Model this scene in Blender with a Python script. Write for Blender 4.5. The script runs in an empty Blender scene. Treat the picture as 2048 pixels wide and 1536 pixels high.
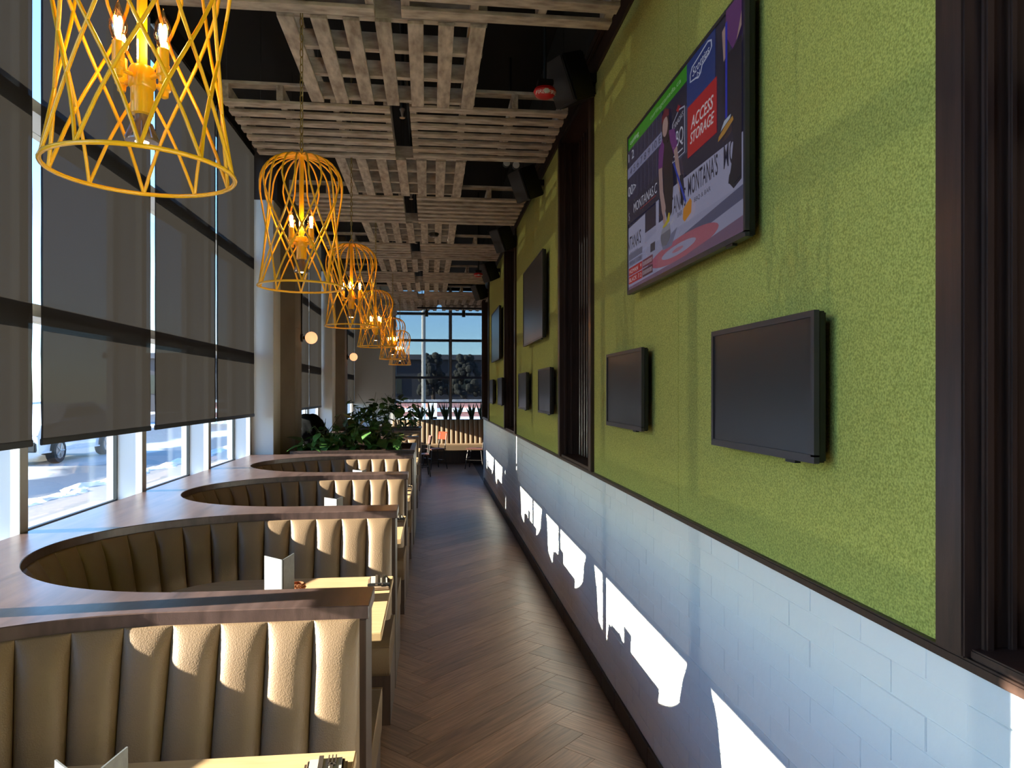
import bpy, bmesh, math, random
from mathutils import Vector, Matrix
random.seed(7)
PI = math.pi
scene = bpy.context.scene
COL = scene.collection

# ------------------------------------------------------------------ camera
TH = math.radians(6.38)
cam_d = bpy.data.cameras.new('camera'); cam = bpy.data.objects.new('camera', cam_d); COL.objects.link(cam)
cam_d.sensor_width = 36.0; cam_d.lens = 1430 / 2048 * 36.0; cam_d.shift_y = 17 / 2048
cam_d.clip_start = 0.05; cam_d.clip_end = 400
cam.location = (0, 0, 1.73); cam.rotation_euler = (PI / 2, 0, -TH)
scene.camera = cam

# ------------------------------------------------------------------ sky, sun, exposure
SUN = Vector((1.0, 0.10, -0.275)).normalized()
world = bpy.data.worlds.new('world'); scene.world = world; world.use_nodes = True
wn = world.node_tree.nodes; wl = world.node_tree.links
bg = wn['Background']
sky = wn.new('ShaderNodeTexSky'); sky.sky_type = 'NISHITA'; sky.sun_disc = False
sky.sun_elevation = math.radians(27)
sky.sun_rotation = math.atan2(-SUN.x, -SUN.y)
sky.altitude = 200; sky.air_density = 1.0; sky.dust_density = 0.15; sky.ozone_density = 3.0
tint = wn.new('ShaderNodeMixRGB'); tint.blend_type = 'MULTIPLY'; tint.inputs[0].default_value = 1.0; tint.inputs[2].default_value = (0.72, 0.90, 1.15, 1)
wl.new(sky.outputs['Color'], tint.inputs[1]); wl.new(tint.outputs[0], bg.inputs['Color']); bg.inputs['Strength'].default_value = 0.36
sun_d = bpy.data.lights.new('sun', 'SUN'); sun_d.energy = 21.0; sun_d.angle = math.radians(0.53)
sun_d.color = (1.0, 0.91, 0.78)
sun = bpy.data.objects.new('sun', sun_d); COL.objects.link(sun)
sun.rotation_euler = SUN.to_track_quat('-Z', 'Y').to_euler(); sun.location = (-20, -2, 8)
scene.view_settings.view_transform = 'Standard'; scene.view_settings.look = 'None'
scene.view_settings.gamma = 1.0; scene.view_settings.use_curve_mapping = False
scene.view_settings.exposure = 1.14
scene.cycles.max_bounces = 10; scene.cycles.diffuse_bounces = 6; scene.cycles.glossy_bounces = 4
scene.cycles.transparent_max_bounces = 16; scene.cycles.transmission_bounces = 6
scene.cycles.sample_clamp_indirect = 6.0
scene.cycles.caustics_reflective = False; scene.cycles.caustics_refractive = False

# ------------------------------------------------------------------ helpers
def L(c):
    return tuple(((v / 255) / 12.92 if v / 255 <= 0.04045 else ((v / 255 + 0.055) / 1.055) ** 2.4) for v in c[:3]) + (1.0,)

MATS = {}
def mat(name, col=(128, 128, 128), rough=0.5, metal=0.0, spec=0.5, bump=None, var=None, emit=None, rand=0.0, sheen=0.0, coat=0.0):
    """bump=(kind, scale, strength, distance); var=(scale, colour2, stretch xyz, contrast); rand = per-object brightness change"""
    m = bpy.data.materials.new(name); m.use_nodes = True; MATS[name] = m
    nt = m.node_tree; N = nt.nodes; K = nt.links; b = N['Principled BSDF']
    b.inputs['Base Color'].default_value = L(col); b.inputs['Roughness'].default_value = rough
    b.inputs['Metallic'].default_value = metal; b.inputs['Specular IOR Level'].default_value = spec
    b.inputs['Sheen Weight'].default_value = sheen; b.inputs['Coat Weight'].default_value = coat
    tc = N.new('ShaderNodeTexCoord'); src = None
    if var:
        mp = N.new('ShaderNodeMapping'); mp.inputs['Scale'].default_value = var[2]; K.new(tc.outputs['Object'], mp.inputs['Vector'])
        n = N.new('ShaderNodeTexNoise'); n.inputs['Scale'].default_value = var[0]; n.inputs['Detail'].default_value = 6
        if rand:
            oi0 = N.new('ShaderNodeObjectInfo'); cb = N.new('ShaderNodeVectorMath'); cb.operation = 'ADD'
            sc_ = N.new('ShaderNodeMath'); sc_.operation = 'MULTIPLY'; sc_.inputs[1].default_value = 37.0
            K.new(oi0.outputs['Random'], sc_.inputs[0]); K.new(mp.outputs[0], cb.inputs[0]); K.new(sc_.outputs[0], cb.inputs[1]); K.new(cb.outputs[0], n.inputs['Vector'])
        else:
            K.new(mp.outputs[0], n.inputs['Vector'])
        r = N.new('ShaderNodeValToRGB'); w = 0.5 / max(var[3], 0.01)
        r.color_ramp.elements[0].position = max(0, 0.5 - w * 0.5); r.color_ramp.elements[1].position = min(1, 0.5 + w * 0.5)
        r.color_ramp.elements[0].color = L(col); r.color_ramp.elements[1].color = L(var[1])
        K.new(n.outputs['Fac'], r.inputs['Fac']); src = r.outputs['Color']
    if rand:
        oi = N.new('ShaderNodeObjectInfo'); mr = N.new('ShaderNodeMapRange')
        mr.inputs['To Min'].default_value = 1 - rand; mr.inputs['To Max'].default_value = 1 + rand
        K.new(oi.outputs['Random'], mr.inputs['Value'])
        hv = N.new('ShaderNodeHueSaturation'); K.new(mr.outputs[0], hv.inputs['Value'])
        if src: K.new(src, hv.inputs['Color'])
        else: hv.inputs['Color'].default_value = L(col)
        src = hv.outputs['Color']
    if src: K.new(src, b.inputs['Base Color'])
    if bump:
        if bump[0] == 'noise':
            t = N.new('ShaderNodeTexNoise'); t.inputs['Detail'].default_value = 5; out = t.outputs['Fac']
        elif bump[0] == 'voronoi':
            t = N.new('ShaderNodeTexVoronoi'); out = t.outputs['Distance']
        else:
            t = N.new('ShaderNodeTexWave'); t.inputs['Distortion'].default_value = 2; out = t.outputs['Fac']
        t.inputs['Scale'].default_value = bump[1]
        if len(bump) > 4:
            mp2 = N.new('ShaderNodeMapping'); mp2.inputs['Scale'].default_value = bump[4]; K.new(tc.outputs['Object'], mp2.inputs['Vector']); K.new(mp2.outputs[0], t.inputs['Vector'])
        else: K.new(tc.outputs['Object'], t.inputs['Vector'])
        bp = N.new('ShaderNodeBump'); bp.inputs['Strength'].default_value = bump[2]; bp.inputs['Distance'].default_value = bump[3]
        K.new(out, bp.inputs['Height']); K.new(bp.outputs[0], b.inputs['Normal'])
    if emit:
        b.inputs['Emission Color'].default_value = L(emit[0]); b.inputs['Emission Strength'].default_value = emit[1]
    return m

def wloc(p):
    v = Vector((0, 0, 0))
    while p is not None:
        v += p.location; p = p.parent
    return v

def tag(o, label=None, cat=None, group=None, kind=None):
    if label: o['label'] = label
    if cat: o['category'] = cat
    if group: o['group'] = group
    if kind: o['kind'] = kind
    return o

def empty(name, loc, label=None, cat=None, group=None, kind=None):
    o = bpy.data.objects.new(name, None); COL.objects.link(o); o.location = loc; o.empty_display_size = 0.1
    return tag(o, label, cat, group, kind)

def link(name, me, parent=None, m=None, loc=(0, 0, 0), rot=(0, 0, 0)):
    o = bpy.data.objects.new(name, me); COL.objects.link(o); o.location = loc; o.rotation_euler = rot
    if m and not me.materials: me.materials.append(MATS[m])
    if parent: o.parent = parent
    return o

class MB:
    """collects geometry in world coordinates"""
    def __init__(s): s.v = []; s.f = []
    def add(s, v, f):
        k = len(s.v); s.v += [tuple(p) for p in v]; s.f += [tuple(i + k for i in q) for q in f]; return s
    def box(s, x0, x1, y0, y1, z0, z1):
        x0, x1 = min(x0, x1), max(x0, x1); y0, y1 = min(y0, y1), max(y0, y1); z0, z1 = min(z0, z1), max(z0, z1)
        return s.add([(x0, y0, z0), (x1, y0, z0), (x1, y1, z0), (x0, y1, z0), (x0, y0, z1), (x1, y0, z1), (x1, y1, z1), (x0, y1, z1)],
              [(0, 3, 2, 1), (4, 5, 6, 7), (0, 1, 5, 4), (1, 2, 6, 5), (2, 3, 7, 6), (3, 0, 4, 7)])
    def tube(s, pts, r, n=8, closed=False, cap=True):
        pts = [Vector(p) for p in pts]; m = len(pts); rs = r if isinstance(r, (list, tuple)) else [r] * m
        V = []; prev = None
        for i, p in enumerate(pts):
            if closed: d = (pts[(i + 1) % m] - pts[i - 1])
            else: d = pts[min(i + 1, m - 1)] - pts[max(i - 1, 0)]
            d.normalize()
            if prev is None:
                a = Vector((0, 0, 1)) if abs(d.z) < 0.9 else Vector((1, 0, 0)); u = d.cross(a).normalized()
            else:
                u = (prev - d * prev.dot(d)); u = u.normalized() if u.length > 1e-6 else d.orthogonal().normalized()
            prev = u; w = d.cross(u)
            for k in range(n):
                t = 2 * PI * k / n; V.append(p + (u * math.cos(t) + w * math.sin(t)) * rs[i])
        F = []
        for i in range(m if closed else m - 1):
            for k in range(n):
                a = i * n + k; b2 = i * n + (k + 1) % n; c = ((i + 1) % m) * n + (k + 1) % n; d2 = ((i + 1) % m) * n + k
                F.append((a, b2, c, d2))
        if cap and not closed: F.append(tuple(reversed(range(n)))); F.append(tuple((m - 1) * n + k for k in range(n)))
        return s.add(V, F)
    def lathe(s, prof, c=(0, 0, 0), n=20, axis='z'):
        """prof = [(r, h)...]"""
        V = []; F = []
        for r, h in prof:
            for k in range(n):
                t = 2 * PI * k / n; x, y = r * math.cos(t), r * math.sin(t)
                q = (x, y, h) if axis == 'z' else ((h, x, y) if axis == 'x' else (x, h, y))
                V.append((c[0] + q[0], c[1] + q[1], c[2] + q[2]))
        for i in range(len(prof) - 1):
            for k in range(n):
                F.append((i * n + k, i * n + (k + 1) % n, (i + 1) * n + (k + 1) % n, (i + 1) * n + k))
        F.append(tuple(reversed(range(n)))); F.append(tuple((len(prof) - 1) * n + k for k in range(n)))
        return s.add(V, F)
    def prism(s, poly, z0, z1):
        n = len(poly); V = [(x, y, z0) for x, y in poly] + [(x, y, z1) for x, y in poly]
        F = [tuple(reversed(range(n))), tuple(range(n, 2 * n))] + [(i, (i + 1) % n, n + (i + 1) % n, n + i) for i in range(n)]
        return s.add(V, F)
    def mesh(s, name, off=Vector((0, 0, 0)), smooth=False, bev=0.0, seg=2, fix=True):
        me = bpy.data.meshes.new(name)
        me.from_pydata([(x - off.x, y - off.y, z - off.z) for x, y, z in s.v], [], s.f)
        if bev or fix:
            bm = bmesh.new(); bm.from_mesh(me)
            if bev:
                es = [e for e in bm.edges if len(e.link_faces) == 2 and e.calc_face_angle(0) > 0.5]
                bmesh.ops.bevel(bm, geom=es, offset=bev, segments=seg, affect='EDGES', clamp_overlap=True)
            bmesh.ops.recalc_face_normals(bm, faces=bm.faces[:]); bm.to_mesh(me); bm.free()
        if smooth:
            me.polygons.foreach_set('use_smooth', [True] * len(me.polygons))
            try: me.set_sharp_from_angle(angle=math.radians(50 if smooth is True else smooth))
            except Exception: pass
        me.update(); return me
    def build(s, name, m, parent=None, smooth=False, bev=0.0, seg=2):
        me = s.mesh(name, wloc(parent), smooth, bev, seg); return link(name, me, parent, m)

def bx(name, m, parent, *b, bev=0.0):
    return MB().box(*b).build(name, m, parent, bev=bev)

def copy_tree(o, parent=None):
    c = o.copy(); COL.objects.link(c); c.parent = parent
    for ch in list(o.children): copy_tree(ch, c)
    return c

ORD = ['first', 'second', 'third', 'fourth', 'fifth', 'sixth', 'seventh', 'eighth', 'ninth']

def text_mesh(body, size, shear=0.0, space=1.0, bold=0.0):
    cu = bpy.data.curves.new('lettering', 'FONT'); cu.body = body; cu.size = size; cu.align_x = 'CENTER'; cu.align_y = 'CENTER'
    cu.shear = shear; cu.space_character = space; cu.offset = bold; cu.resolution_u = 3
    o = bpy.data.objects.new('lettering', cu); COL.objects.link(o)
    dg = bpy.context.evaluated_depsgraph_get(); me = bpy.data.meshes.new_from_object(o.evaluated_get(dg))
    bpy.data.objects.remove(o); bpy.data.curves.remove(cu); me.materials.clear(); return me

# ------------------------------------------------------------------ materials
mat('plaster_white', (200, 195, 188), 0.7, bump=('noise', 60, 0.05, 0.002))
mat('brick_paint', (226, 225, 222), 0.42, bump=('noise', 26, 0.5, 0.006), rand=0.015)
mat('felt', (138, 142, 52), 0.95, sheen=0.15, var=(190, (190, 192, 92), (1, 1, 1), 1.8), bump=('noise', 260, 0.5, 0.004))
mat('dark_wood', (44, 31, 26), 0.38, var=(9, (68, 48, 40), (6, 6, 0.5), 1.0), bump=('noise', 40, 0.12, 0.002, (5, 5, 0.4)))
mat('cap_wood', (86, 62, 50), 0.33, var=(7, (128, 96, 80), (5, 0.5, 2), 1.0), bump=('noise', 60, 0.2, 0.002, (8, 0.7, 3)))
mat('ledge_wood', (58, 43, 40), 0.3, var=(4, (98, 77, 72), (7, 0.7, 2), 0.9), bump=('noise', 50, 0.15, 0.002, (8, 0.7, 3)))
mat('leather', (118, 95, 73), 0.5, spec=0.3, bump=('voronoi', 210, 0.22, 0.0025), var=(3, (128, 104, 80), (1, 1, 1), 1))
mat('plank', (86, 62, 49), 0.38, var=(5, (142, 109, 87), (0.9, 16, 4), 1.0), bump=('noise', 30, 0.12, 0.002, (1, 14, 4)), rand=0.24)
mat('floor_under', (34, 26, 22), 0.6)
mat('base_tile', (46, 40, 38), 0.5, bump=('noise', 30, 0.1, 0.002), rand=0.08)
mat('ceiling_black', (16, 13, 12), 0.9, var=(1.2, (24, 19, 17), (1, 1, 1), 1))
mat('bulkhead', (44, 32, 26), 0.8)
mat('pallet', (140, 126, 116), 0.75, var=(9, (200, 188, 176), (1.0, 3, 3), 1.3), bump=('noise', 22, 0.35, 0.004, (1, 5, 5)), rand=0.10)
mat('black_metal', (18, 18, 19), 0.4, metal=0.3)
mat('black_plastic', (15, 15, 16), 0.45)
mat('speaker_grille', (40, 37, 38), 0.7, bump=('voronoi', 420, 0.4, 0.002))
mat('screen_off', (34, 30, 30), 0.3, spec=0.6)
mat('bezel', (52, 48, 50), 0.4)
mat('yellow_paint', (238, 178, 22), 0.32, coat=0.3)
mat('brass_chain', (150, 130, 70), 0.35, metal=0.7)
mat('filament', (255, 190, 90), 0.5, emit=((255, 205, 128), 55.0))
mat('led_face', (255, 230, 200), 0.5, emit=((255, 214, 170), 14.0))
mat('sconce_glow', (255, 200, 150), 0.6, emit=((255, 186, 132), 0.55))
mat('chrome_grey', (150, 140, 135), 0.3, metal=0.8)
mat('alu', (165, 162, 158), 0.4, metal=0.3)
mat('frame_white', (225, 226, 226), 0.45)
mat('gasket', (30, 36, 38), 0.5)
mat('concrete', (104, 92, 78), 0.85, var=(3, (126, 114, 100), (1, 1, 0.6), 1.0), bump=('noise', 30, 0.3, 0.006))
mat('table_wood', (176, 142, 102), 0.4, var=(5, (196, 164, 124), (1, 9, 4), 0.9))
mat('menu_grey', (98, 99, 101), 0.7, var=(60, (84, 85, 87), (1, 1, 1), 1))
mat('menu_black', (22, 22, 24), 0.6)
mat('paper_kraft', (150, 124, 96), 0.8, var=(14, (104, 80, 58), (1, 1, 1), 1.2))
mat('paper_white', (176, 164, 148), 0.8)
mat('cutlery', (120, 112, 105), 0.35, metal=0.9)
mat('rose_gold', (190, 130, 95), 0.3, metal=0.7)
mat('leaf', (40, 74, 30), 0.45, var=(3, (70, 104, 44), (1, 1, 1), 1), rand=0.35)
mat('leaf_dark', (28, 50, 34), 0.45, var=(8, (46, 70, 50), (1, 1, 1), 1), rand=0.2)
mat('stem', (70, 84, 40), 0.6)
mat('soil', (30, 22, 17), 0.95, bump=('noise', 40, 0.6, 0.01))
mat('pot', (40, 38, 36), 0.6)
mat('coat_black', (8, 8, 9), 0.95, spec=0.1)
mat('jacket_red', (92, 26, 18), 0.8)
mat('chair_wood', (70, 36, 24), 0.45, var=(6, (96, 52, 34), (1, 1, 6), 1))
mat('chair_orange', (118, 36, 16), 0.85, spec=0.1)
mat('chair_steel', (60, 54, 52), 0.35, metal=0.7)
mat('alarm_red', (190, 20, 26), 0.4)
mat('clear_lens', (230, 230, 230), 0.1, spec=0.8)
mat('white_letter', (240, 240, 240), 0.5)
mat('snow', (214, 217, 224), 0.7, bump=('noise', 3, 0.6, 0.06))
mat('car_paint', (196, 200, 206), 0.25, coat=0.6)
mat('car_glass', (18, 22, 26), 0.06)
mat('tyre', (24, 24, 25), 0.85)
mat('far_brick', (150, 92, 80), 0.9, var=(6, (178, 126, 112), (1, 1, 4), 1.2))
mat('conifer', (34, 36, 32), 0.95)
mat('far_dark', (58, 58, 64), 0.9)
mat('far_roof', (80, 80, 86), 0.9)
mat('bark', (60, 48, 40), 0.9)

def special(name):
    m = bpy.data.materials.new(name); m.use_nodes = True; MATS[name] = m
    for n in list(m.node_tree.nodes):
        if n.type != 'OUTPUT_MATERIAL': m.node_tree.nodes.remove(n)
    return m.node_tree, [n for n in m.node_tree.nodes if n.type == 'OUTPUT_MATERIAL'][0]

# window glass: clear, with a fresnel reflection
nt, out = special('glass')
tr = nt.nodes.new('ShaderNodeBsdfTransparent'); tr.inputs[0].default_value = (0.93, 0.97, 0.96, 1)
gl = nt.nodes.new('ShaderNodeBsdfGlossy'); gl.inputs['Roughness'].default_value = 0.02
fr = nt.nodes.new('ShaderNodeFresnel'); ge = nt.nodes.new('ShaderNodeNewGeometry'); io = nt.nodes.new('ShaderNodeMapRange')
io.inputs['To Min'].default_value = 1.35; io.inputs['To Max'].default_value = 1 / 1.35; nt.links.new(ge.outputs['Backfacing'], io.inputs['Value']); nt.links.new(io.outputs[0], fr.inputs[0])
mx = nt.nodes.new('ShaderNodeMixShader'); nt.links.new(fr.outputs[0], mx.inputs[0]); nt.links.new(tr.outputs[0], mx.inputs[1]); nt.links.new(gl.outputs[0], mx.inputs[2]); nt.links.new(mx.outputs[0], out.inputs[0])
# bulb glass
nt, out = special('bulb_glass')
tr = nt.nodes.new('ShaderNodeBsdfTransparent'); tr.inputs[0].default_value = (1.0, 0.80, 0.55, 1)
gl = nt.nodes.new('ShaderNodeBsdfGlossy'); gl.inputs['Roughness'].default_value = 0.05
mx = nt.nodes.new('ShaderNodeMixShader'); mx.inputs[0].default_value = 0.12
nt.links.new(tr.outputs[0], mx.inputs[1]); nt.links.new(gl.outputs[0], mx.inputs[2]); nt.links.new(mx.outputs[0], out.inputs[0])
# woven sun-screen blind: dark cloth, a little translucent and a little open
def blind_mat(name, open_, trans, col):
    nt, out = special(name)
    tc = nt.nodes.new('ShaderNodeTexCoord'); mp = nt.nodes.new('ShaderNodeMapping'); mp.inputs['Scale'].default_value = (260, 260, 60)
    nz = nt.nodes.new('ShaderNodeTexNoise'); nz.inputs['Scale'].default_value = 1.0; nz.inputs['Detail'].default_value = 3
    nt.links.new(tc.outputs['Object'], mp.inputs['Vector']); nt.links.new(mp.outputs[0], nz.inputs['Vector'])
    rm = nt.nodes.new('ShaderNodeMapRange'); rm.inputs['From Min'].default_value = 0.3; rm.inputs['From Max'].default_value = 0.7; rm.inputs['To Min'].default_value = open_ * 0.6; rm.inputs['To Max'].default_value = open_ * 1.4
    nt.links.new(nz.outputs['Fac'], rm.inputs['Value'])
    df = nt.nodes.new('ShaderNodeBsdfDiffuse'); df.inputs['Color'].default_value = L(col)
    tl = nt.nodes.new('ShaderNodeBsdfTranslucent'); tl.inputs['Color'].default_value = L(col)
    tr = nt.nodes.new('ShaderNodeBsdfTransparent')
    m1 = nt.nodes.new('ShaderNodeMixShader'); m1.inputs[0].default_value = trans
    nt.links.new(df.outputs[0], m1.inputs[1]); nt.links.new(tl.outputs[0], m1.inputs[2])
    m2 = nt.nodes.new('ShaderNodeMixShader'); nt.links.new(rm.outputs[0], m2.inputs[0]); nt.links.new(m1.outputs[0], m2.inputs[1]); nt.links.new(tr.outputs[0], m2.inputs[2])
    nt.links.new(m2.outputs[0], out.inputs[0])
blind_mat('blind_cloth', 0.008, 0.16, (46, 42, 39))
blind_mat('blind_cloth_open', 0.15, 0.10, (40, 40, 44))
# ground outside: bands of paving, salted road and snow, all across X
nt, out = special('street')
b = nt.nodes.new('ShaderNodeBsdfPrincipled'); nt.links.new(b.outputs[0], out.inputs[0])
tc = nt.nodes.new('ShaderNodeTexCoord'); sp = nt.nodes.new('ShaderNodeSeparateXYZ'); nt.links.new(tc.outputs['Object'], sp.inputs[0])
nz = nt.nodes.new('ShaderNodeTexNoise'); nz.inputs['Scale'].default_value = 0.45; nz.inputs['Detail'].default_value = 6; nt.links.new(tc.outputs['Object'], nz.inputs['Vector'])
ma = nt.nodes.new('ShaderNodeMath'); ma.operation = 'MULTIPLY_ADD'; ma.inputs[1].default_value = 2.4; nt.links.new(nz.outputs['Fac'], ma.inputs[0]); nt.links.new(sp.outputs['X'], ma.inputs[2])
mr = nt.nodes.new('ShaderNodeMapRange'); mr.inputs['From Min'].default_value = -31.2; mr.inputs['From Max'].default_value = -0.8; nt.links.new(ma.outputs[0], mr.inputs['Value'])
cr = nt.nodes.new('ShaderNodeValToRGB'); cr.color_ramp.interpolation = 'LINEAR'; nt.links.new(mr.outputs[0], cr.inputs['Fac'])
def xx(x): return (x + 1.2 + 30) / 30.4
stops = [(-30, (214, 216, 222)), (-24, (210, 212, 218)), (-23, (80, 80, 82)), (-17, (76, 76, 78)), (-16.2, (208, 210, 216)), (-14.6, (204, 206, 212)), (-14.2, (84, 82, 80)), (-10.4, (92, 89, 86)), (-9.9, (190, 188, 186)), (-8.9, (180, 177, 172)), (-8.5, (60, 62, 66)), (-7.0, (58, 60, 64)), (-6.7, (136, 124, 106)), (-2.0, (142, 126, 102))]
el = cr.color_ramp.elements
while len(el) < len(stops): el.new(0.5)
for e, (x, c) in zip(el, stops): e.position = min(1, max(0, (x + 30) / 29.2)); e.color = L(c)
mr.inputs['From Min'].default_value = -30 + 1.2; mr.inputs['From Max'].default_value = -0.8 + 1.2
n2 = nt.nodes.new('ShaderNodeTexNoise'); n2.inputs['Scale'].default_value = 9; n2.inputs['Detail'].default_value = 8; nt.links.new(tc.outputs['Object'], n2.inputs['Vector'])
mm = nt.nodes.new('ShaderNodeMixRGB'); mm.blend_type = 'MULTIPLY'; mm.inputs[0].default_value = 0.35; nt.links.new(cr.outputs[0], mm.inputs[1]); nt.links.new(n2.outputs['Fac'], mm.inputs[2])
nt.links.new(mm.outputs[0], b.inputs['Base Color']); b.inputs['Roughness'].default_value = 0.45
bp = nt.nodes.new('ShaderNodeBump'); bp.inputs['Strength'].default_value = 0.3; bp.inputs['Distance'].default_value = 0.02; nt.links.new(n2.outputs['Fac'], bp.inputs['Height']); nt.links.new(bp.outputs[0], b.inputs['Normal'])

# ------------------------------------------------------------------ structure
XW = 1.0          # right wall
XL = -2.0         # inner face of window frames
XG = -2.17        # glass
CEIL = 4.6
def struct(o): o['kind'] = 'structure'; return o
floor = struct(bx('floor', 'floor_under', None, -2.3, 4.3, -2.2, 18.6, -0.1, -0.008))
struct(bx('ceiling', 'ceiling_black', None, -2.4, 4.4, -2.3, 18.7, CEIL, CEIL + 0.1))

# herringbone planks on the aisle floor, clipped to the aisle
def clip(poly, x0, x1, y0, y1):
    def cut(p, f, g):
        r = []
        for i in range(len(p)):
            a, c = p[i - 1], p[i]; fa, fc = f(a), f(c)
            if (fa >= 0) != (fc >= 0): t = fa / (fa - fc); r.append((a[0] + (c[0] - a[0]) * t, a[1] + (c[1] - a[1]) * t))
            if fc >= 0: r.append(c)
        return r
    for f in (lambda q: q[0] - x0, lambda q: x1 - q[0], lambda q: q[1] - y0, lambda q: y1 - q[1]):
        poly = cut(poly, f, None)
        if not poly: return []
    return poly
def area(p): return abs(sum(p[i - 1][0] * p[i][1] - p[i][0] * p[i - 1][1] for i in range(len(p)))) / 2
PW, PLN = 0.18, 1.08
plank_polys = []
s2 = math.sqrt(0.5)
NR = int(PLN / PW)
def add_plank(u0, v0, lu, lv):
    g = 0.0012
    q = [(u0 + g, v0 + g), (u0 + lu - g, v0 + g), (u0 + lu - g, v0 + lv - g), (u0 + g, v0 + lv - g)]
    w = [(s2 * (a - c_), s2 * (a + c_)) for a, c_ in q]
    for (xa, xb, ya, yb) in ((-0.42, 0.985, 0.6, 18.2),):
        p = clip(w, xa, xb, ya, yb)
        if p and area(p) > 0.004: plank_polys.append((p, 0.0 if lu > lv else PI / 2))
for d in range(-30, 120):
    for e in range(-16, 17):
        u0 = (d + e * NR) * PW; v0 = (d - e * NR) * PW
        add_plank(u0, v0, PLN, PW)
        add_plank(u0, v0 + PW, PW, PLN)
plank_polys = sorted(plank_polys, key=lambda q: min(c[1] for c in q[0]))
far = MB()
for i, (p, a) in enumerate(plank_polys):
    if i < 300:
        c = Vector((sum(q[0] for q in p) / len(p), sum(q[1] for q in p) / len(p), 0))
        R_ = Matrix.Rotation(-(PI / 4 + a), 2); pl = [tuple(R_ @ Vector((x - c.x, y - c.y))) for x, y in p]
        me = MB().prism(pl, -0.008, random.uniform(-0.0006, 0.0)).mesh('plank')
        link('plank', me, floor, 'plank', c, (0, 0, PI / 4 + a))
    else: far.prism(p, -0.008, 0)
if far.v: tag(far.build('far_planks', 'plank', floor), kind='stuff')

# right wall: painted brick dado, timber rail, felt panels between slatted niches
ZR = 1.22; ZT = 3.66
wall_r = struct(empty('wall_right', (XW, 6, 0)))
bx('core', 'brick_paint', wall_r, XW + 0.0005, XW + 0.30, -2.2, 13.95, 0, ZR)
bx('core', 'bulkhead', wall_r, XW + 0.20, XW + 0.30, -2.2, 13.95, ZR, CEIL)
bx('core', 'plaster_white', wall_r, XW - 0.0, XW + 0.30, 13.95, 13.99, 0, CEIL)
BH, BLn, BJ = 0.0747, 0.225, 0.0035
cand = []
for r_ in range(15):
    z0 = 0.1 + r_ * BH; off = (r_ % 2) * BLn / 2
    k = -6
    while True:
        y0 = k * BLn + off; k += 1
        if y0 > 13.9: break
        cand.append((y0, z0, min(y0 + BLn, 13.94)))
near = [c for c in cand if 0.55 < c[0]]; near.sort(); nb = set(near[:300])
brick_shapes = []
for q in range(10):
    m_ = MB(); dx = random.uniform(0.0012, 0.0035)
    m_.box(-dx, 0.008, 0.5 * BJ, BLn - 0.5 * BJ, 0.5 * BJ, BH - 0.5 * BJ)
    me = m_.mesh('brick', bev=0.0012, seg=1)
    for v in me.vertices:
        if v.co.x < 0: v.co.x += random.uniform(-0.0007, 0.0007)
    me.materials.append(MATS['brick_paint']); brick_shapes.append(me)
rest = MB()
for c in cand:
    if c in nb:
        link('brick', random.choice(brick_shapes), wall_r, None, (0, c[0] - 6, c[1]))
    else:
        rest.box(XW - random.uniform(0.0012, 0.0035), XW + 0.008, c[0] + BJ / 2, c[2] - BJ / 2, c[1] + BJ / 2, c[1] + BH - BJ / 2)
tag(rest.build('brick_field', 'brick_paint', wall_r, bev=0.0012, seg=1), kind='stuff')
bb = struct(empty('baseboard_right', (XW, 6, 0)))
me = MB().box(-0.016, 0.0, 0.001, 0.299, 0, 0.10).mesh('tile', bev=0.002, seg=1); me.materials.append(MATS['base_tile'])
y = 0.5
while y < 13.7: link('tile', me, bb, None, (0, y - 6, 0)); y += 0.3
struct(bx('trim_1', 'dark_wood', None, XW - 0.028, XW + 0.02, -2.2, 13.97, ZR, ZR + 0.022, bev=0.004))
crown = struct(empty('trim_2', (XW, 6, ZT)))
bx('board', 'dark_wood', crown, XW - 0.025, XW + 0.25, -2.2, 13.97, ZT, ZT + 0.17, bev=0.006)
bx('moulding', 'dark_wood', crown, XW - 0.055, XW - 0.02, -2.2, 13.97, ZT + 0.11, ZT + 0.17, bev=0.01)
bx('board', 'ceiling_black', crown, XW - 0.02, XW + 0.25, -2.2, 13.97, ZT + 0.17, CEIL)
PAN = [(1.255, 4.33), (5.42, 8.38), (9.62, 12.36)]
NICHE = [(-0.2, 1.255), (4.33, 5.42), (8.38, 9.62), (12.36, 13.97)]
bx('panel', 'felt', wall_r, XW - 0.012, XW + 0.2, -2.2, -0.2, ZR + 0.022, ZT)
for i, (y0, y1) in enumerate(PAN):
    segs = [y0 + 0.03, (y0 + y1) / 2, y1 - 0.03]
    for a, c_ in zip(segs[:-1], segs[1:]):
        bx('felt_panel', 'felt', wall_r, XW - 0.012, XW + 0.02, a + 0.0006, c_ - 0.0006, ZR + 0.022, ZT, bev=0.0012)
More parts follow.
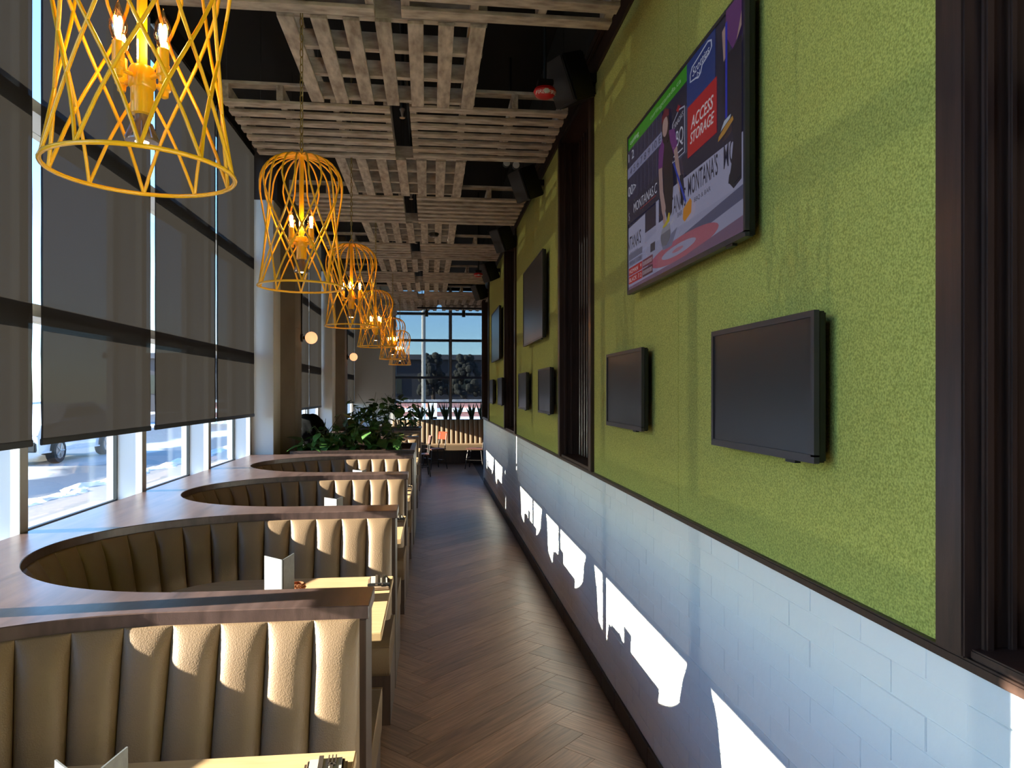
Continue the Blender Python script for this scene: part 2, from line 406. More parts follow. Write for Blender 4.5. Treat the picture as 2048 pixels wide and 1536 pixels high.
for i, (y0, y1) in enumerate(NICHE):
    n_ = struct(empty('trim_%d' % (3 + i), (XW, (y0 + y1) / 2, ZR + 0.022)))
    for s_ in (0, 1):
        yj = (y0 - 0.03, y0 + 0.045) if s_ == 0 else (y1 - 0.045, y1 + 0.03)
        bx('jamb', 'dark_wood', n_, XW - 0.034, XW + 0.18, yj[0], yj[1], ZR + 0.022, ZT, bev=0.004)
        yb = y0 + 0.045 if s_ == 0 else y1 - 0.06
        bx('bead', 'dark_wood', n_, XW + 0.0, XW + 0.02, yb, yb + 0.015, ZR + 0.022, ZT, bev=0.004)
        bx('bead', 'dark_wood', n_, XW + 0.05, XW + 0.065, yb, yb + 0.010, ZR + 0.022, ZT, bev=0.003)
    bx('back_board', 'dark_wood', n_, XW + 0.17, XW + 0.2, y0, y1, ZR + 0.022, ZT)
    bx('sill', 'dark_wood', n_, XW - 0.02, XW + 0.17, y0 + 0.045, y1 - 0.045, ZR + 0.022, ZR + 0.04, bev=0.003)
    bx('head', 'dark_wood', n_, XW - 0.02, XW + 0.17, y0 + 0.045, y1 - 0.045, ZT - 0.03, ZT, bev=0.003)
    me = MB().box(0.10, 0.17, -0.011, 0.011, 0.02, ZT - ZR - 0.06).mesh('slat', bev=0.003, seg=1); me.materials.append(MATS['dark_wood'])
    yy = y0 + 0.11
    while yy < y1 - 0.08: link('slat', me, n_, None, (0, yy - (y0 + y1) / 2, 0)); yy += 0.085
# short walls closing the place
struct(bx('wall_front', 'bulkhead', None, -2.3, 1.4, -2.3, -2.2, -0.1, CEIL))
struct(bx('wall_far_right', 'bulkhead', None, 4.3, 4.4, 13.9, 18.6, -0.1, CEIL))
struct(bx('wall_side', 'plaster_white', None, 1.3, 4.4, 13.85, 13.95, -0.1, CEIL))

# left window wall
struct(bx('wall_left', 'plaster_white', None, -2.26, XL, -2.2, 18.6, -0.1, 0.96))
struct(bx('wall_left_head', 'ceiling_black', None, -2.26, XL, -2.2, 18.6, 4.42, CEIL))
BAYS = [[-2.06, -0.60, 0.86, 2.32, 3.765, 5.245, 6.725, 8.20], [9.06, 10.36, 11.66, 12.94], [13.86, 15.3, 16.75, 18.24]]
TRZ = [2.15, 3.19]
wi = 1
for bay in BAYS:
    for k in range(len(bay) - 1):
        y0, y1 = bay[k], bay[k + 1]
        w = struct(empty('window_%d' % wi, (XG, (y0 + y1) / 2, 1.0))); wi += 1
        def mull(yc, mname):
            o = MB().box(XL + 0.004, XL, yc - 0.036, yc + 0.036, 0.96, 4.42).build('mullion_face', 'alu', w)
            MB().box(XL, XG - 0.06, yc - 0.036, yc + 0.036, 0.96, 4.42).build('mullion', 'frame_white', w)
        if k == 0: mull(y0, 'm')
        mull(y1, 'm')
        for z in TRZ:
            bx('transom', 'frame_white', w, XL - 0.01, XG - 0.06, y0 + 0.036, y1 - 0.036, z - 0.032, z + 0.032)
        bx('sill_frame', 'frame_white', w, XL - 0.04, XG - 0.06, y0 + 0.036, y1 - 0.036, 0.96, 0.985)
        zs = [0.985] + [q for z in TRZ for q in (z - 0.032, z + 0.032)] + [4.42]
        for a in range(0, len(zs), 2):
            bx('pane', 'glass', w, XG - 0.006, XG, y0 + 0.036, y1 - 0.036, zs[a], zs[a + 1])
            g = MB()
            for (ya, yb) in ((y0 + 0.036, y0 + 0.048), (y1 - 0.048, y1 - 0.036)): g.box(XG - 0.012, XG + 0.012, ya, yb, zs[a], zs[a + 1])
            g.box(XG - 0.012, XG + 0.012, y0 + 0.042, y1 - 0.042, zs[a], zs[a] + 0.012)
            g.build('gasket', 'gasket', w)
# piers and concrete columns between the bays
for i, (y0, yc0, yc1) in enumerate([(8.235, 8.6, 9.03), (12.975, 13.4, 13.83)]):
    p = struct(empty('wall_pier_%d' % (i + 1), (-1.9, y0, 0)))
    bx('casing', 'plaster_white', p, -2.26, -1.76, y0, yc0, 1.0, 3.88, bev=0.004)
    bx('upper_casing', 'bulkhead', p, -2.26, -1.72, y0, yc1, 3.88, CEIL)
    c = struct(empty('concrete_column_%d' % (i + 1), (-1.9, yc0, 0))); c.name = 'wall_column_%d' % (i + 1)
    zz = [0.0, 1.28, 2.49, 3.7, CEIL]
    for a in range(4):
        bx('concrete_block', 'concrete', c, -2.2, -1.594, yc0, yc1, zz[a] + 0.004, zz[a + 1], bev=0.008)
    bx('concrete_core', 'concrete', c, -2.2, -1.60, yc0 + 0.006, yc1 - 0.006, 0, CEIL)

# back wall with its window
wb = struct(empty('wall_back', (0, 18.3, 0)))
bx('plaster', 'plaster_white', wb, -2.26, -0.97, 18.3, 18.5, 0, 4.42)
bx('lower', 'plaster_white', wb, -0.97, 4.4, 18.3, 18.5, -0.1, 1.0)
bx('head', 'ceiling_black', wb, -2.26, 4.4, 18.3, 18.5, 4.42, CEIL)
w = struct(empty('window_20', (1.0, 18.4, 1.0)))
for x in (-0.95, 0.466, 1.88, 3.3): bx('mullion', 'alu', w, x - 0.04, x + 0.04, 18.28, 18.46, 1.0, 4.42)
for a, c_ in ((-0.91, 0.426), (0.506, 1.84), (1.92, 3.26)):
    for z in (2.11, 3.06, 3.74): bx('transom', 'frame_white', w, a, c_, 18.32, 18.46, z - 0.03, z + 0.03)
    zs = [1.03, 2.08, 2.14, 3.03, 3.09, 3.71, 3.77, 4.42]
    for q in range(0, 8, 2): bx('pane', 'glass', w, a, c_, 18.44, 18.446, zs[q], zs[q + 1])
    bx('sill_frame', 'frame_white', w, a, c_, 18.32, 18.46, 1.0, 1.03)

# ------------------------------------------------------------------ outside
struct(bx('ground', 'street', None, -60, 60, -40, 120, -0.35, -0.12))
m_ = MB(); V = []; F = []
for i in range(241):
    yy = -6 + i * 0.2; n_ = 7
    for k in range(n_):
        t = k / (n_ - 1); x = -6.95 + 0.5 * t + 0.16 * math.sin(i * 0.65) * math.sin(i * 0.19 + 1) + random.uniform(-.05, .05)
        V.append((x, yy, -0.125 + (0.01 + 0.09 * random.random() ** 2) * math.sin(PI * t)))
for i in range(240):
    for k in range(6): F.append((i * 7 + k, i * 7 + k + 1, i * 7 + 8 + k, i * 7 + 7 + k))
m_.add(V, F); tag(m_.build('snow_bank', 'snow', None, smooth=True), 'low ridge of shovelled snow along the street outside the windows', 'snow', kind='stuff')

def car(loc):
    c = empty('car', loc, 'pale silver car parked on the street beyond the first window', 'car')
    prof = [(-2.25, .35), (-2.3, .75), (-2.15, .98), (-1.2, 1.05), (-0.55, 1.5), (0.9, 1.55), (1.75, 1.12), (2.2, 1.02), (2.28, .6), (2.2, .3)]
    x, y, z = loc; V = []; n_ = len(prof)
    for sx, ins in ((-0.82, 0), (-0.9, .1), (0.9, .1), (0.82, 0)):
        for (py, pz) in prof:
            taper = 0.14 if pz > 1.2 else 0
            V.append((x + sx - math.copysign(taper, sx), y + py, z + pz))
    F = [tuple(range(n_)), tuple(reversed(range(3 * n_, 4 * n_)))]
    for a in range(3):
        for k in range(n_): F.append((a * n_ + k, a * n_ + (k + 1) % n_, (a + 1) * n_ + (k + 1) % n_, (a + 1) * n_ + k))
    MB().add(V, F).build('body', 'car_paint', c, bev=0.04)
    for sx in (-1, 1):
        X = x + sx * 0.79
        for ya, yb, yc, yd in ((-1.05, -.52, .12, .12), (.18, .18, .86, 1.45)):
            MB().add([(X, y + ya, z + 1.08), (X, y + yd, z + 1.08), (X - sx * .02, y + yc, z + 1.46), (X - sx * .02, y + yb, z + 1.43)] + [(X - sx * .03, y + ya, z + 1.08), (X - sx * .03, y + yd, z + 1.08), (X - sx * .05, y + yc, z + 1.46), (X - sx * .05, y + yb, z + 1.43)], [(0, 1, 2, 3), (7, 6, 5, 4), (0, 4, 5, 1), (1, 5, 6, 2), (2, 6, 7, 3), (3, 7, 4, 0)]).build('side_window', 'car_glass', c)
        for wy in (-1.35, 1.35):
            wx = x + sx * 0.80
            t = MB().lathe([(.2, -.11), (.31, -.11), (.33, -.07), (.33, .07), (.31, .11), (.2, .11)], (wx, y + wy, z + .33), 24, 'x').build('wheel', 'tyre', c, smooth=40)
            MB().lathe([(.03, -.115), (.21, -.113), (.21, .113), (.03, .115)], (wx, y + wy, z + .33), 12, 'x').build('rim', 'chrome_grey', t)
            for q in range(5):
                a = q * 2 * PI / 5
                MB().tube([(wx + sx * .12, y + wy, z + .33), (wx + sx * .118, y + wy + .19 * math.cos(a), z + .33 + .19 * math.sin(a))], .02, 5).build('spoke', 'alu', t)
    bx('bumper', 'black_plastic', c, x - .8, x + .8, y - 2.33, y - 2.2, z + .35, z + .6, bev=.03)
    return c
car((-10.6, 21.3, -0.12))
# low brick building and trees seen past the back window
fb = empty('brick_wall', (2, 44, -0.12), 'low red brick garden wall with snowy bands beyond the back window', 'wall')
bx('wall', 'far_brick', fb, -14, 18, 44, 44.4, -.12, 1.15)
bx('stone_band', 'snow', fb, -14.1, 18.1, 43.85, 44, 0.55, 0.78)
bx('stone_band', 'snow', fb, -14.1, 18.1, 43.8, 44, -.12, 0.25)
bx('pilaster', 'frame_white', fb, -.2, .3, 43.8, 44, -.12, 1.2)
bx('coping', 'snow', fb, -14.1, 18.1, 43.9, 44.5, 1.15, 1.3)
hb = empty('dark_building', (4, 72, -.12), 'long dark grey building far beyond the back window', 'building')
bx('walls', 'far_dark', hb, -30, 40, 72, 84, -.12, 5.0)
bx('roof', 'far_roof', hb, -31, 41, 71.5, 84.5, 5.0, 5.5)
for q in range(9): bx('window', 'car_glass', hb, -27 + q * 7, -24 + q * 7, 71.9, 72.0, 1.6, 3.4)
def conifer(x, y, h, lab):
    t_ = empty('bushy_tree', (x, y, -.12), lab, 'tree')
    MB().tube([(x, y, -.12), (x, y, h * .4)], .16, 8).build('trunk', 'bark', t_)
    m_ = MB(); rr_ = random.Random(int(abs(x) * 100))
    for k in range(90):   # rounded crown of overlapping tufts
        a = rr_.uniform(0, 2 * PI); t = rr_.random(); q = h * .30 * math.sqrt(rr_.random()) * (1 - .6 * t); r = h * rr_.uniform(.03, .065)
        m_.lathe([(r * .1, -r), (r * .7, -r * .7), (r, 0), (r * .75, r * .7), (r * .1, r)], (x + q * math.cos(a), y + q * math.sin(a), h * (.3 + .6 * t)), 9)
    m_.build('foliage', 'conifer', t_)
conifer(2.6, 56, 5.0, 'dark bushy tree right of the pole beyond the back window')
conifer(0.1, 58, 5.3, 'dark bushy tree left of the pole beyond the back window')
conifer(-32, 44, 8, 'tall dark bushy tree across the street beyond the side windows')
pl = empty('street_lamp', (-.35, 30, -.12), 'pale street lamp pole standing beyond the back window', 'street lamp')
MB().tube([(-.35, 30, -.12), (-.35, 30, 5.5)], .09, 10).build('pole', 'alu', pl)
MB().tube([(-.35, 30, 5.4), (.6, 30, 5.7)], .05, 8).build('arm', 'alu', pl)
bx('lamp_head', 'alu', pl, .5, 1.0, 29.88, 30.12, 5.66, 5.76, bev=.02)

# ------------------------------------------------------------------ booths
X0, XE = -0.82, -0.215       # where the curve starts, aisle end
AA, BB = 0.90, 0.82
PITCH = 1.87; YC = [1.535 + PITCH * k for k in range(4)]; YC2 = [10.42, 12.29]
CAPZ = 1.04
def ucurve(off=0.0, n=72):
    """the U seen from above, centred on y = 0, from the near aisle end round to the far one; off moves it inwards"""
    P = [(XE, -BB + off)]
    for k in range(4): P.append((XE + (X0 - XE) * (k + 1) / 5, -BB + off))
    for k in range(n + 1):
        t = -PI / 2 - PI * k / n
        x, y_ = X0 + AA * math.cos(t), BB * math.sin(t)
        nx, ny = -math.cos(t) / AA, -math.sin(t) / BB; l = math.hypot(nx, ny)
        P.append((x + off * nx / l, y_ + off * ny / l))
    for k in range(4): P.append((X0 + (XE - X0) * (k + 1) / 5, BB - off))
    P.append((XE, BB - off)); return P
base = ucurve(0, 200)
acc = [0]
for i in range(1, len(base)): acc.append(acc[-1] + math.dist(base[i], base[i - 1]))
def at_s(s):
    s = min(max(s, 0), acc[-1]); lo = 0; hi = len(acc) - 1
    while hi - lo > 1:
        md = (lo + hi) // 2
        if acc[md] <= s: lo = md
        else: hi = md
    t = (s - acc[lo]) / (acc[hi] - acc[lo]); a, c_ = Vector(base[lo]), Vector(base[hi])
    d = (c_ - a).normalized(); return a + (c_ - a) * t, Vector((d.y, -d.x))   # inward normal
# make sure the normal points to the inside of the U
_p, _n = at_s(0.05)
SGN = 1 if _n.y > 0 else -1
NP_ = 27; PWID = (acc[-1] - 0.03) / NP_
def pad_mesh(i):
    s0 = 0.012 + i * PWID; nu, nv = 14, 16; V = []; F = []
    zb, zt = 0.44, CAPZ - 0.042
    for a in range(nu + 1):
        u = a / nu; uu = 0.5 - 0.5 * math.cos(PI * u)
        p, n_ = at_s(s0 + uu * PWID); n_ = n_ * SGN
        e = abs(2 * uu - 1)
        for c_ in range(nv + 1):
            v = c_ / nv; vv = 1 - (1 - v) ** 1.7
            z = zb + (zt - zb) * vv
            bulge = 0.046 * (max(0, 1 - e ** 3.2)) ** 0.6 * (1 - 0.85 * max(0, (vv - 0.80) / 0.2) ** 2.2)
            off = 0.006 + 0.15 * (1 - vv) ** 1.05 + bulge
            q = p + n_ * off; V.append((q.x, q.y, z))
    W = nv + 1
    for a in range(nu):
        for c_ in range(nv): F.append((a * W + c_, (a + 1) * W + c_, (a + 1) * W + c_ + 1, a * W + c_ + 1))
    k = len(V); loop = []
    for a in range(nu + 1):   # flat backing so the pad is a solid cushion
        p, n_ = at_s(s0 + (0.5 - 0.5 * math.cos(PI * a / nu)) * PWID); q = p - n_ * SGN * 0.001
        V.append((q.x, q.y, zb)); V.append((q.x, q.y, zt))
    for a in range(nu):
        F.append((k + 2 * a, k + 2 * a + 1, k + 2 * a + 3, k + 2 * a + 2))
        F.append((a * W, k + 2 * a, k + 2 * a + 2, (a + 1) * W)); F.append((a * W + nv, (a + 1) * W + nv, k + 2 * a + 3, k + 2 * a + 1))
    for a in (0, nu):
        F.append(tuple([a * W + c_ for c_ in range(nv + 1)] + [k + 2 * a + 1, k + 2 * a]))
    me = MB().add(V, F).mesh('pad', smooth=60); me.materials.append(MATS['leather']); return me

def sweep(prof, n=72, ends=True):
    """profile of (offset, z) swept along the U"""
    m_ = MB(); rows = []
    for off, z in prof: rows.append([(x, y_, z) for x, y_ in ucurve(off, n)])
    N_ = len(rows[0]); V = [p for r in rows for p in r]; F = []
    M_ = len(prof)
    for a in range(M_):
        c_ = (a + 1) % M_
        for k in range(N_ - 1): F.append((a * N_ + k, a * N_ + k + 1, c_ * N_ + k + 1, c_ * N_ + k))
    F.append(tuple(a * N_ for a in range(M_))); F.append(tuple(a * N_ + N_ - 1 for a in reversed(range(M_))))
    return m_.add(V, F)

def make_booth():
    b_ = empty('booth', (0, 0, 0))
    for i in range(NP_): link('pad', pad_mesh(i), b_)
    seat = [(0.02, .30), (0.02, .44), (.08, .455), (.3, .465), (.50, .462), (.545, .452), (.565, .43), (.57, .40), (.56, .36), (.545, .31), (.53, .285), (.48, .28)]
    o = link('seat', sweep(seat).mesh('seat', smooth=60), b_, 'leather')
    link('piping', sweep([(.553, .446), (.561, .452), (.568, .446), (.562, .438)]).mesh('piping', smooth=True), o, 'leather')
    link('seat_base', sweep([(0.0, 0.0), (0.0, .29), (.46, .29), (.46, 0.0)]).mesh('seat_base'), b_, 'dark_wood')
    # the seat end cushion rounding at the aisle, and the wooden ends of the far divider
    HW = (PITCH - 2 * BB) / 2
    link('end_panel', MB().box(XE - .022, XE + .002, BB + .001, BB + 2 * HW - .001, 0, CAPZ - .045).mesh('end_panel', bev=.003), b_, 'dark_wood')
    for s_ in (-1, 1):   # rounded leather arm ends at the aisle, both benches
        ya, yb = (BB - .19, BB - .014) if s_ > 0 else (-BB + .014, -BB + .19)
        link('seat_end', MB().box(XE - .03, XE + .0, min(ya, ya + s_ * -.36 if s_ > 0 else ya), max(yb, yb + .36 if s_ < 0 else yb), .285, .455).mesh('seat_end', bev=.03, seg=3, smooth=True), b_, 'leather')
    link('divider_core', MB().box(-1.5, XE - .022, BB + .02, BB + 2 * HW - .02, 0, CAPZ - .05).mesh('divider_core'), b_, 'dark_wood')
    return b_
proto = make_booth()
seatlab = ['nearest curved booth of tan channelled leather, cut by the bottom of the picture', 'second curved tan leather booth from the camera, tall grey menu inside',
           'third curved tan leather booth from the camera', 'fourth curved tan leather booth, directly in front of the leafy planter']
for k, y in enumerate(YC + YC2):
    o = proto if k == 0 else copy_tree(proto)
    o.location = (0, y, 0)
    tag(o, seatlab[k] if k < 4 else ['curved tan leather booth directly behind the nearer leafy planter', 'curved tan leather booth directly in front of the farther leafy planter'][k - 4], 'booth', 'curved leather booths')

def ledge(name, ycs, y_start, y_end, label):
    P = [(XL + 0.0, y_start), (XE + .012, y_start)]
    if ycs[0] - BB - y_start < 0.02: P = [(XL, y_start)]
    for yc in ycs:
        P += [((x if k not in (0,) else XE + .012), yc + y_) for k, (x, y_) in enumerate(ucurve(0, 72))][:-1] + [(XE + .012, yc + BB)]
    P += [(XE + .012, y_end), (XL, y_end)]
    e = empty(name, (XL, (y_start + y_end) / 2, CAPZ - .045), label, 'counter')
    MB().prism(P, CAPZ - .045, CAPZ).build('top', 'ledge_wood', e, bev=.003, seg=1)
    return e
ledge('window_ledge', YC, -0.6, 8.205, 'glossy brown wood window ledge curving around the four near booths')
ledge('window_ledge', YC2, 9.44, 13.30, 'glossy brown wood ledge around the booths between the two planters')

# tables with their things
def make_table(first=True):
    t = empty('dining_table', (0, 0, 0))
    P = [(-.205, -.455), (-.205, .455)]
    for k in range(13):
        a = PI / 2 + PI * k / 12; P.append((-1.0 + .34 * math.cos(a), .455 * math.sin(a)))
    link('table_top', MB().prism(P, .718, .752).mesh('table_top', bev=.003), t, 'table_wood')
    link('pedestal', MB().tube([(-.75, 0, .02), (-.75, 0, .72)], .045, 14).mesh('pedestal', smooth=40), t, 'black_metal')
    link('foot', MB().lathe([(.24, 0), (.24, .012), (.06, .03)], (-.75, 0, 0), 24).mesh('foot', smooth=40), t, 'black_metal')
    return t
tp = make_table()
def menu(x, y, z, a, label, h=.215, w=.14):
    m_ = empty('menu_card', (x, y, z), label, 'menu', 'folded menus on the tables')
    for s_, nm in ((1, 'cover'), (-1, 'cover')):
        d = a + s_ * math.radians(28); dx, dy = math.cos(d), math.sin(d); nx, ny = -dy * .002, dx * .002
        Vv = [(x - nx, y - ny, z), (x + dx * w - nx, y + dy * w - ny, z), (x + dx * w + nx, y + dy * w + ny, z), (x + nx, y + ny, z)]
        MB().add(Vv + [(p[0], p[1], z + h) for p in Vv], [(0, 3, 2, 1), (4, 5, 6, 7), (0, 1, 5, 4), (1, 2, 6, 5), (2, 3, 7, 6), (3, 0, 4, 7)]).build(nm, 'menu_grey', m_)
    MB().tube([(x, y, z), (x, y, z + h)], .005, 6).build('spine', 'menu_black', m_)
def candle_bowl(x, y, z, label):
    c = empty('candle_holder', (x, y, z), label, 'candle holder', 'candle holders on the tables')
    MB().lathe([(.02, 0), (.028, .003), (.034, .022), (.031, .046), (.028, .046), (.031, .022), (.026, .006)], (x, y, z), 20).build('bowl', 'rose_gold', c, smooth=50)
    m_ = MB()
    for r_ in range(3):
        for q in range(14):
            a = 2 * PI * (q + .5 * (r_ % 2)) / 14; rr = (.032, .036, .034)[r_]
            cx, cy, cz = x + rr * math.cos(a), y + rr * math.sin(a), z + .012 + .013 * r_
            m_.lathe([(.001, -.006), (.006, -.0025), (.006, .0025), (.001, .006)], (cx, cy, cz), 6)
    tag(m_.build('beads', 'rose_gold', c, smooth=True), kind='stuff')
def cutlery_roll(x, y, z, a, label):
    e = empty('cutlery_wrap', (x, y, z), label, 'napkin', 'paper cutlery wraps at the table ends')
    R_ = Matrix.Rotation(a, 4, 'Z'); T = Matrix.Translation((x, y, z))
    def put(nm, mb, m, **k):
        mb.v = [tuple(T @ R_ @ Vector(p)) for p in mb.v]; return mb.build(nm, m, e, **k)
    put('wrap', MB().box(-.11, .11, -.055, .055, 0, .014), 'paper_kraft', bev=.007)
    put('napkin', MB().box(-.06, .10, -.045, .045, .014, .022), 'paper_white', bev=.004)
    put('knife', MB().box(-.09, .105, .006, .018, .022, .026), 'cutlery')
    put('fork', MB().box(-.09, .06, -.02, -.012, .022, .026).box(.06, .105, -.027, -.024, .022, .026).box(.06, .105, -.018, -.015, .022, .026).box(.06, .105, -.009, -.006, .022, .026).box(.055, .065, -.027, -.006, .022, .026), 'cutlery')
    put('band', MB().box(-.075, -.055, -.056, .056, -.0, .0265), 'menu_black', bev=.003)
tlab = ['pale wood table in the nearest booth, at the bottom edge', 'pale wood table in the second booth from the camera', 'pale wood table in the third booth from the camera', 'pale wood table in the fourth booth', 'pale wood table in the booth behind the nearer planter', 'pale wood table in the booth before the farther planter']
for k, y in enumerate(YC + YC2):
    o = tp if k == 0 else copy_tree(tp)
    o.location = (0, y, 0); tag(o, tlab[k], 'table', 'booth tables')
wh = ['nearest', 'second', 'third', 'fourth']
for k, y in enumerate(YC):
    zt = .752
    menu(-.677, y - .05, zt, math.radians(108), 'folded grey menu card standing on the %s booth table' % wh[k])
    candle_bowl(-.655, y + .19, zt, 'rose gold beaded candle bowl beside the menu on the %s table' % wh[k])
    cutlery_roll(-.268, y + .28, zt, math.radians(94), 'kraft paper cutlery wrap at the far aisle corner of the %s table' % wh[k])

# ------------------------------------------------------------------ planters and plants
def planter(y0, y1, x0, x1, label):
    p = empty('planter', ((x0 + x1) / 2, (y0 + y1) / 2, 0), label, 'planter', 'wooden planters between the booths')
    t = .05
    bx('front_board', 'dark_wood', p, x0, x1, y0, y0 + t, 0, 1.05); bx('rear_board', 'dark_wood', p, x0, x1, y1 - t, y1, 0, 1.05)
    bx('side_board', 'dark_wood', p, x1 - t, x1, y0 + t, y1 - t, 0, 1.05); bx('side_board', 'dark_wood', p, x0, x0 + t, y0 + t, y1 - t, 0, 1.05)
    bx('rim', 'dark_wood', p, x0, x1 + .008, y0 - .0, y0 + t + .02, 1.05, 1.075, bev=.003)
    bx('rim', 'dark_wood', p, x0, x1 + .008, y1 - t - .02, y1, 1.05, 1.075, bev=.003)
    bx('rim', 'dark_wood', p, x1 - t, x1 + .008, y0 + t + .02, y1 - t - .02, 1.05, 1.075, bev=.003)
    bx('soil', 'soil', p, x0 + t, x1 - t, y0 + t, y1 - t, .85, .98)
    return p
planter(8.21, 9.43, -1.58, -.205, 'dark wood planter box behind the four near booths, full of leafy plants')
planter(13.36, 14.0, -1.58, -.205, 'farther dark wood planter box in front of the back bench')
def leaf_mesh(kind):
    V = []; F = []; n_ = 6
    if kind == 'round': W = [.0, .55, .9, 1.0, .85, .5, .04]
    elif kind == 'oval': W = [.0, .35, .62, .68, .55, .3, .02]
    else: W = [.05, .2, .24, .22, .17, .1, .01]
    for i in range(n_ + 1):
        t = i / n_; hw = W[i] * .5; d = -.35 * t * t
        for s_, zz in ((-1, .05), (0, 0), (1, .05)): V.append((t, s_ * hw, d + zz * (1 if s_ else 0) * W[i]))
    for i in range(n_):
        for k in range(2): F.append((i * 3 + k, (i + 1) * 3 + k, (i + 1) * 3 + k + 1, i * 3 + k + 1))
    me = MB().add(V, F).mesh('leaf', smooth=True); me.materials.append(MATS['leaf']); return me
LEAF = {k: leaf_mesh(k) for k in ('round', 'oval', 'long')}
rp = random.Random(11)
def plant(x, y, z, h, nl, size, kind, label, grp):
    p = empty('leafy_plant', (x, y, z), label, 'plant', grp)
    ns = max(2, nl // 4); ends = []
    for s_ in range(ns):
        a = rp.uniform(0, 2 * PI); sp = h * rp.uniform(.12, .45); hh = h * rp.uniform(.55, 1.0)
        P = [(x, y, z), (x + sp * .3 * math.cos(a), y + sp * .3 * math.sin(a), z + hh * .6), (x + sp * math.cos(a), y + sp * math.sin(a), z + hh)]
        MB().tube(P, [.007, .005, .003], 5).build('stem', 'stem', p); ends.append((P, a))
    for q in range(nl):
        P, a = ends[q % ns]; t = rp.uniform(.25, 1.0)
        A, B_ = (P[0], P[1]) if t < .5 else (P[1], P[2]); tt = (t * 2) % 1 if t < 1 else 1
        pos = Vector(A).lerp(Vector(B_), tt) - Vector((x, y, z)); yaw = rp.uniform(0, 2 * PI)
        o = link('leaf', LEAF[kind], p, None, pos, (rp.uniform(-.5, .5), rp.uniform(-.5, .7), yaw)); s = size * rp.uniform(.7, 1.25); o.scale = (s, s, s)
kinds = ['round', 'oval', 'round', 'oval', 'long', 'round']
side = ['next to the concrete column', 'left of the planter middle', 'near the planter middle', 'right of the planter middle', 'next to the aisle']
spots = [(-1.42, 8.42, .26, 'long'), (-1.18, 8.40, .40, 'round'), (-.92, 8.42, .42, 'oval'), (-.66, 8.42, .38, 'round'), (-.42, 8.42, .32, 'oval')]
for k, (x, y, h, kd) in enumerate(spots):
    plant(x, y, .975, h, 36, .12 if kd != 'long' else .22, kd, 'leafy green plant in the front row of the nearer planter, ' + side[k], 'plants in the nearer planter')
spots = [(-1.30, 8.85, .50, 'oval'), (-1.0, 8.95, .55, 'round'), (-.72, 8.9, .52, 'round'), (-.46, 8.95, .42, 'oval')]
for k, (x, y, h, kd) in enumerate(spots):
    plant(x, y, .975, h, 40, .13, kd, 'taller green plant in the back row of the nearer planter, ' + ['leftmost', 'second from left', 'third from left', 'rightmost'][k], 'plants in the nearer planter')
spots = [(-1.36, 13.6, .7), (-1.12, 13.62, .82), (-.86, 13.62, .74), (-.6, 13.6, .8), (-.36, 13.6, .66)]
for k, (x, y, h) in enumerate(spots):
    plant(x, y, .975, h, 36, .14, 'round' if k % 2 else 'oval', 'tall leafy plant in the farther planter, ' + ['leftmost', 'second from left', 'middle one', 'second from right', 'rightmost'][k], 'plants in the farther planter')

def lump(name, loc, size, m, label, cat, seed):
    bm = bmesh.new(); bmesh.ops.create_icosphere(bm, subdivisions=4, radius=1); r = random.Random(seed)
    ph = [r.uniform(0, 6) for _ in range(6)]
    for v in bm.verts:
        d = 1 + .12 * math.sin(3 * v.co.x + ph[0]) + .1 * math.sin(4 * v.co.y + ph[1]) + .08 * math.sin(6 * v.co.z + ph[2]) + .04 * math.sin(11 * v.co.x + 9 * v.co.y)
        v.co = Vector((v.co.x * size[0] * d, v.co.y * size[1] * d, max(v.co.z, -.75) * size[2] * d))
    zm = min(v.co.z for v in bm.verts)
    for v in bm.verts: v.co.z -= zm
    me = bpy.data.meshes.new(name); bm.to_mesh(me); bm.free(); me.polygons.foreach_set('use_smooth', [True] * len(me.polygons))
    return tag(link(name, me, None, m, loc), label, cat)
lump('coat', (-1.62, 9.72, CAPZ), (.26, .22, .19), 'coat_black', 'black coat heaped on the ledge behind the concrete column', 'coat', 3)
lump('jacket', (-.46, 12.74, .462), (.15, .12, .27), 'jacket_red', 'dark red jacket slumped in the booth before the farther planter', 'jacket', 5)

# ------------------------------------------------------------------ roller blinds
def blind(y0, y1, zt, zb, x, label, m='blind_cloth', axis='y'):
    b_ = empty('roller_blind', (x, (y0 + y1) / 2, zb) if axis == 'y' else ((y0 + y1) / 2, x, zb), label, 'blind', 'dark roller blinds')
    V = []; F = []; n_ = 40
    for i in range(n_ + 1):
        z = zb + .03 + (zt - zb - .03) * i / n_
        wv = .006 * math.sin(i * .9) * math.exp(-i * .05)
        for (yy) in (y0 + .004 * math.sin(i * 1.7) * math.exp(-i * .12), y1 - .004 * math.sin(i * 1.4) * math.exp(-i * .12)):
            V.append((x + wv * .2, yy, z) if axis == 'y' else (yy, x + wv * .2, z))
    for i in range(n_): F.append((2 * i, 2 * i + 1, 2 * i + 3, 2 * i + 2))
    o = MB().add(V, F).build('cloth', m, b_, smooth=True)
    if axis == 'y':
        bx('hem_bar', 'black_plastic', b_, x - .006, x + .006, y0, y1, zb, zb + .034, bev=.003)
        MB().tube([(x - .02, y0, zt), (x - .02, y1, zt)], .028, 12).build('roller', 'black_metal', b_)
    else:
        bx('hem_bar', 'black_plastic', b_, y0, y1, x - .006, x + .006, zb, zb + .03, bev=.003)
        bx('head_rail', 'black_metal', b_, y0, y1, x - .03, x + .03, zt - .03, zt + .05)
BX = -1.945; ZB = 1.465
edges = [-0.587, 0.873, 2.333, 3.778, 5.258, 6.738, 8.13]
gap = [.0, .03, .038, .038, .038, .014]
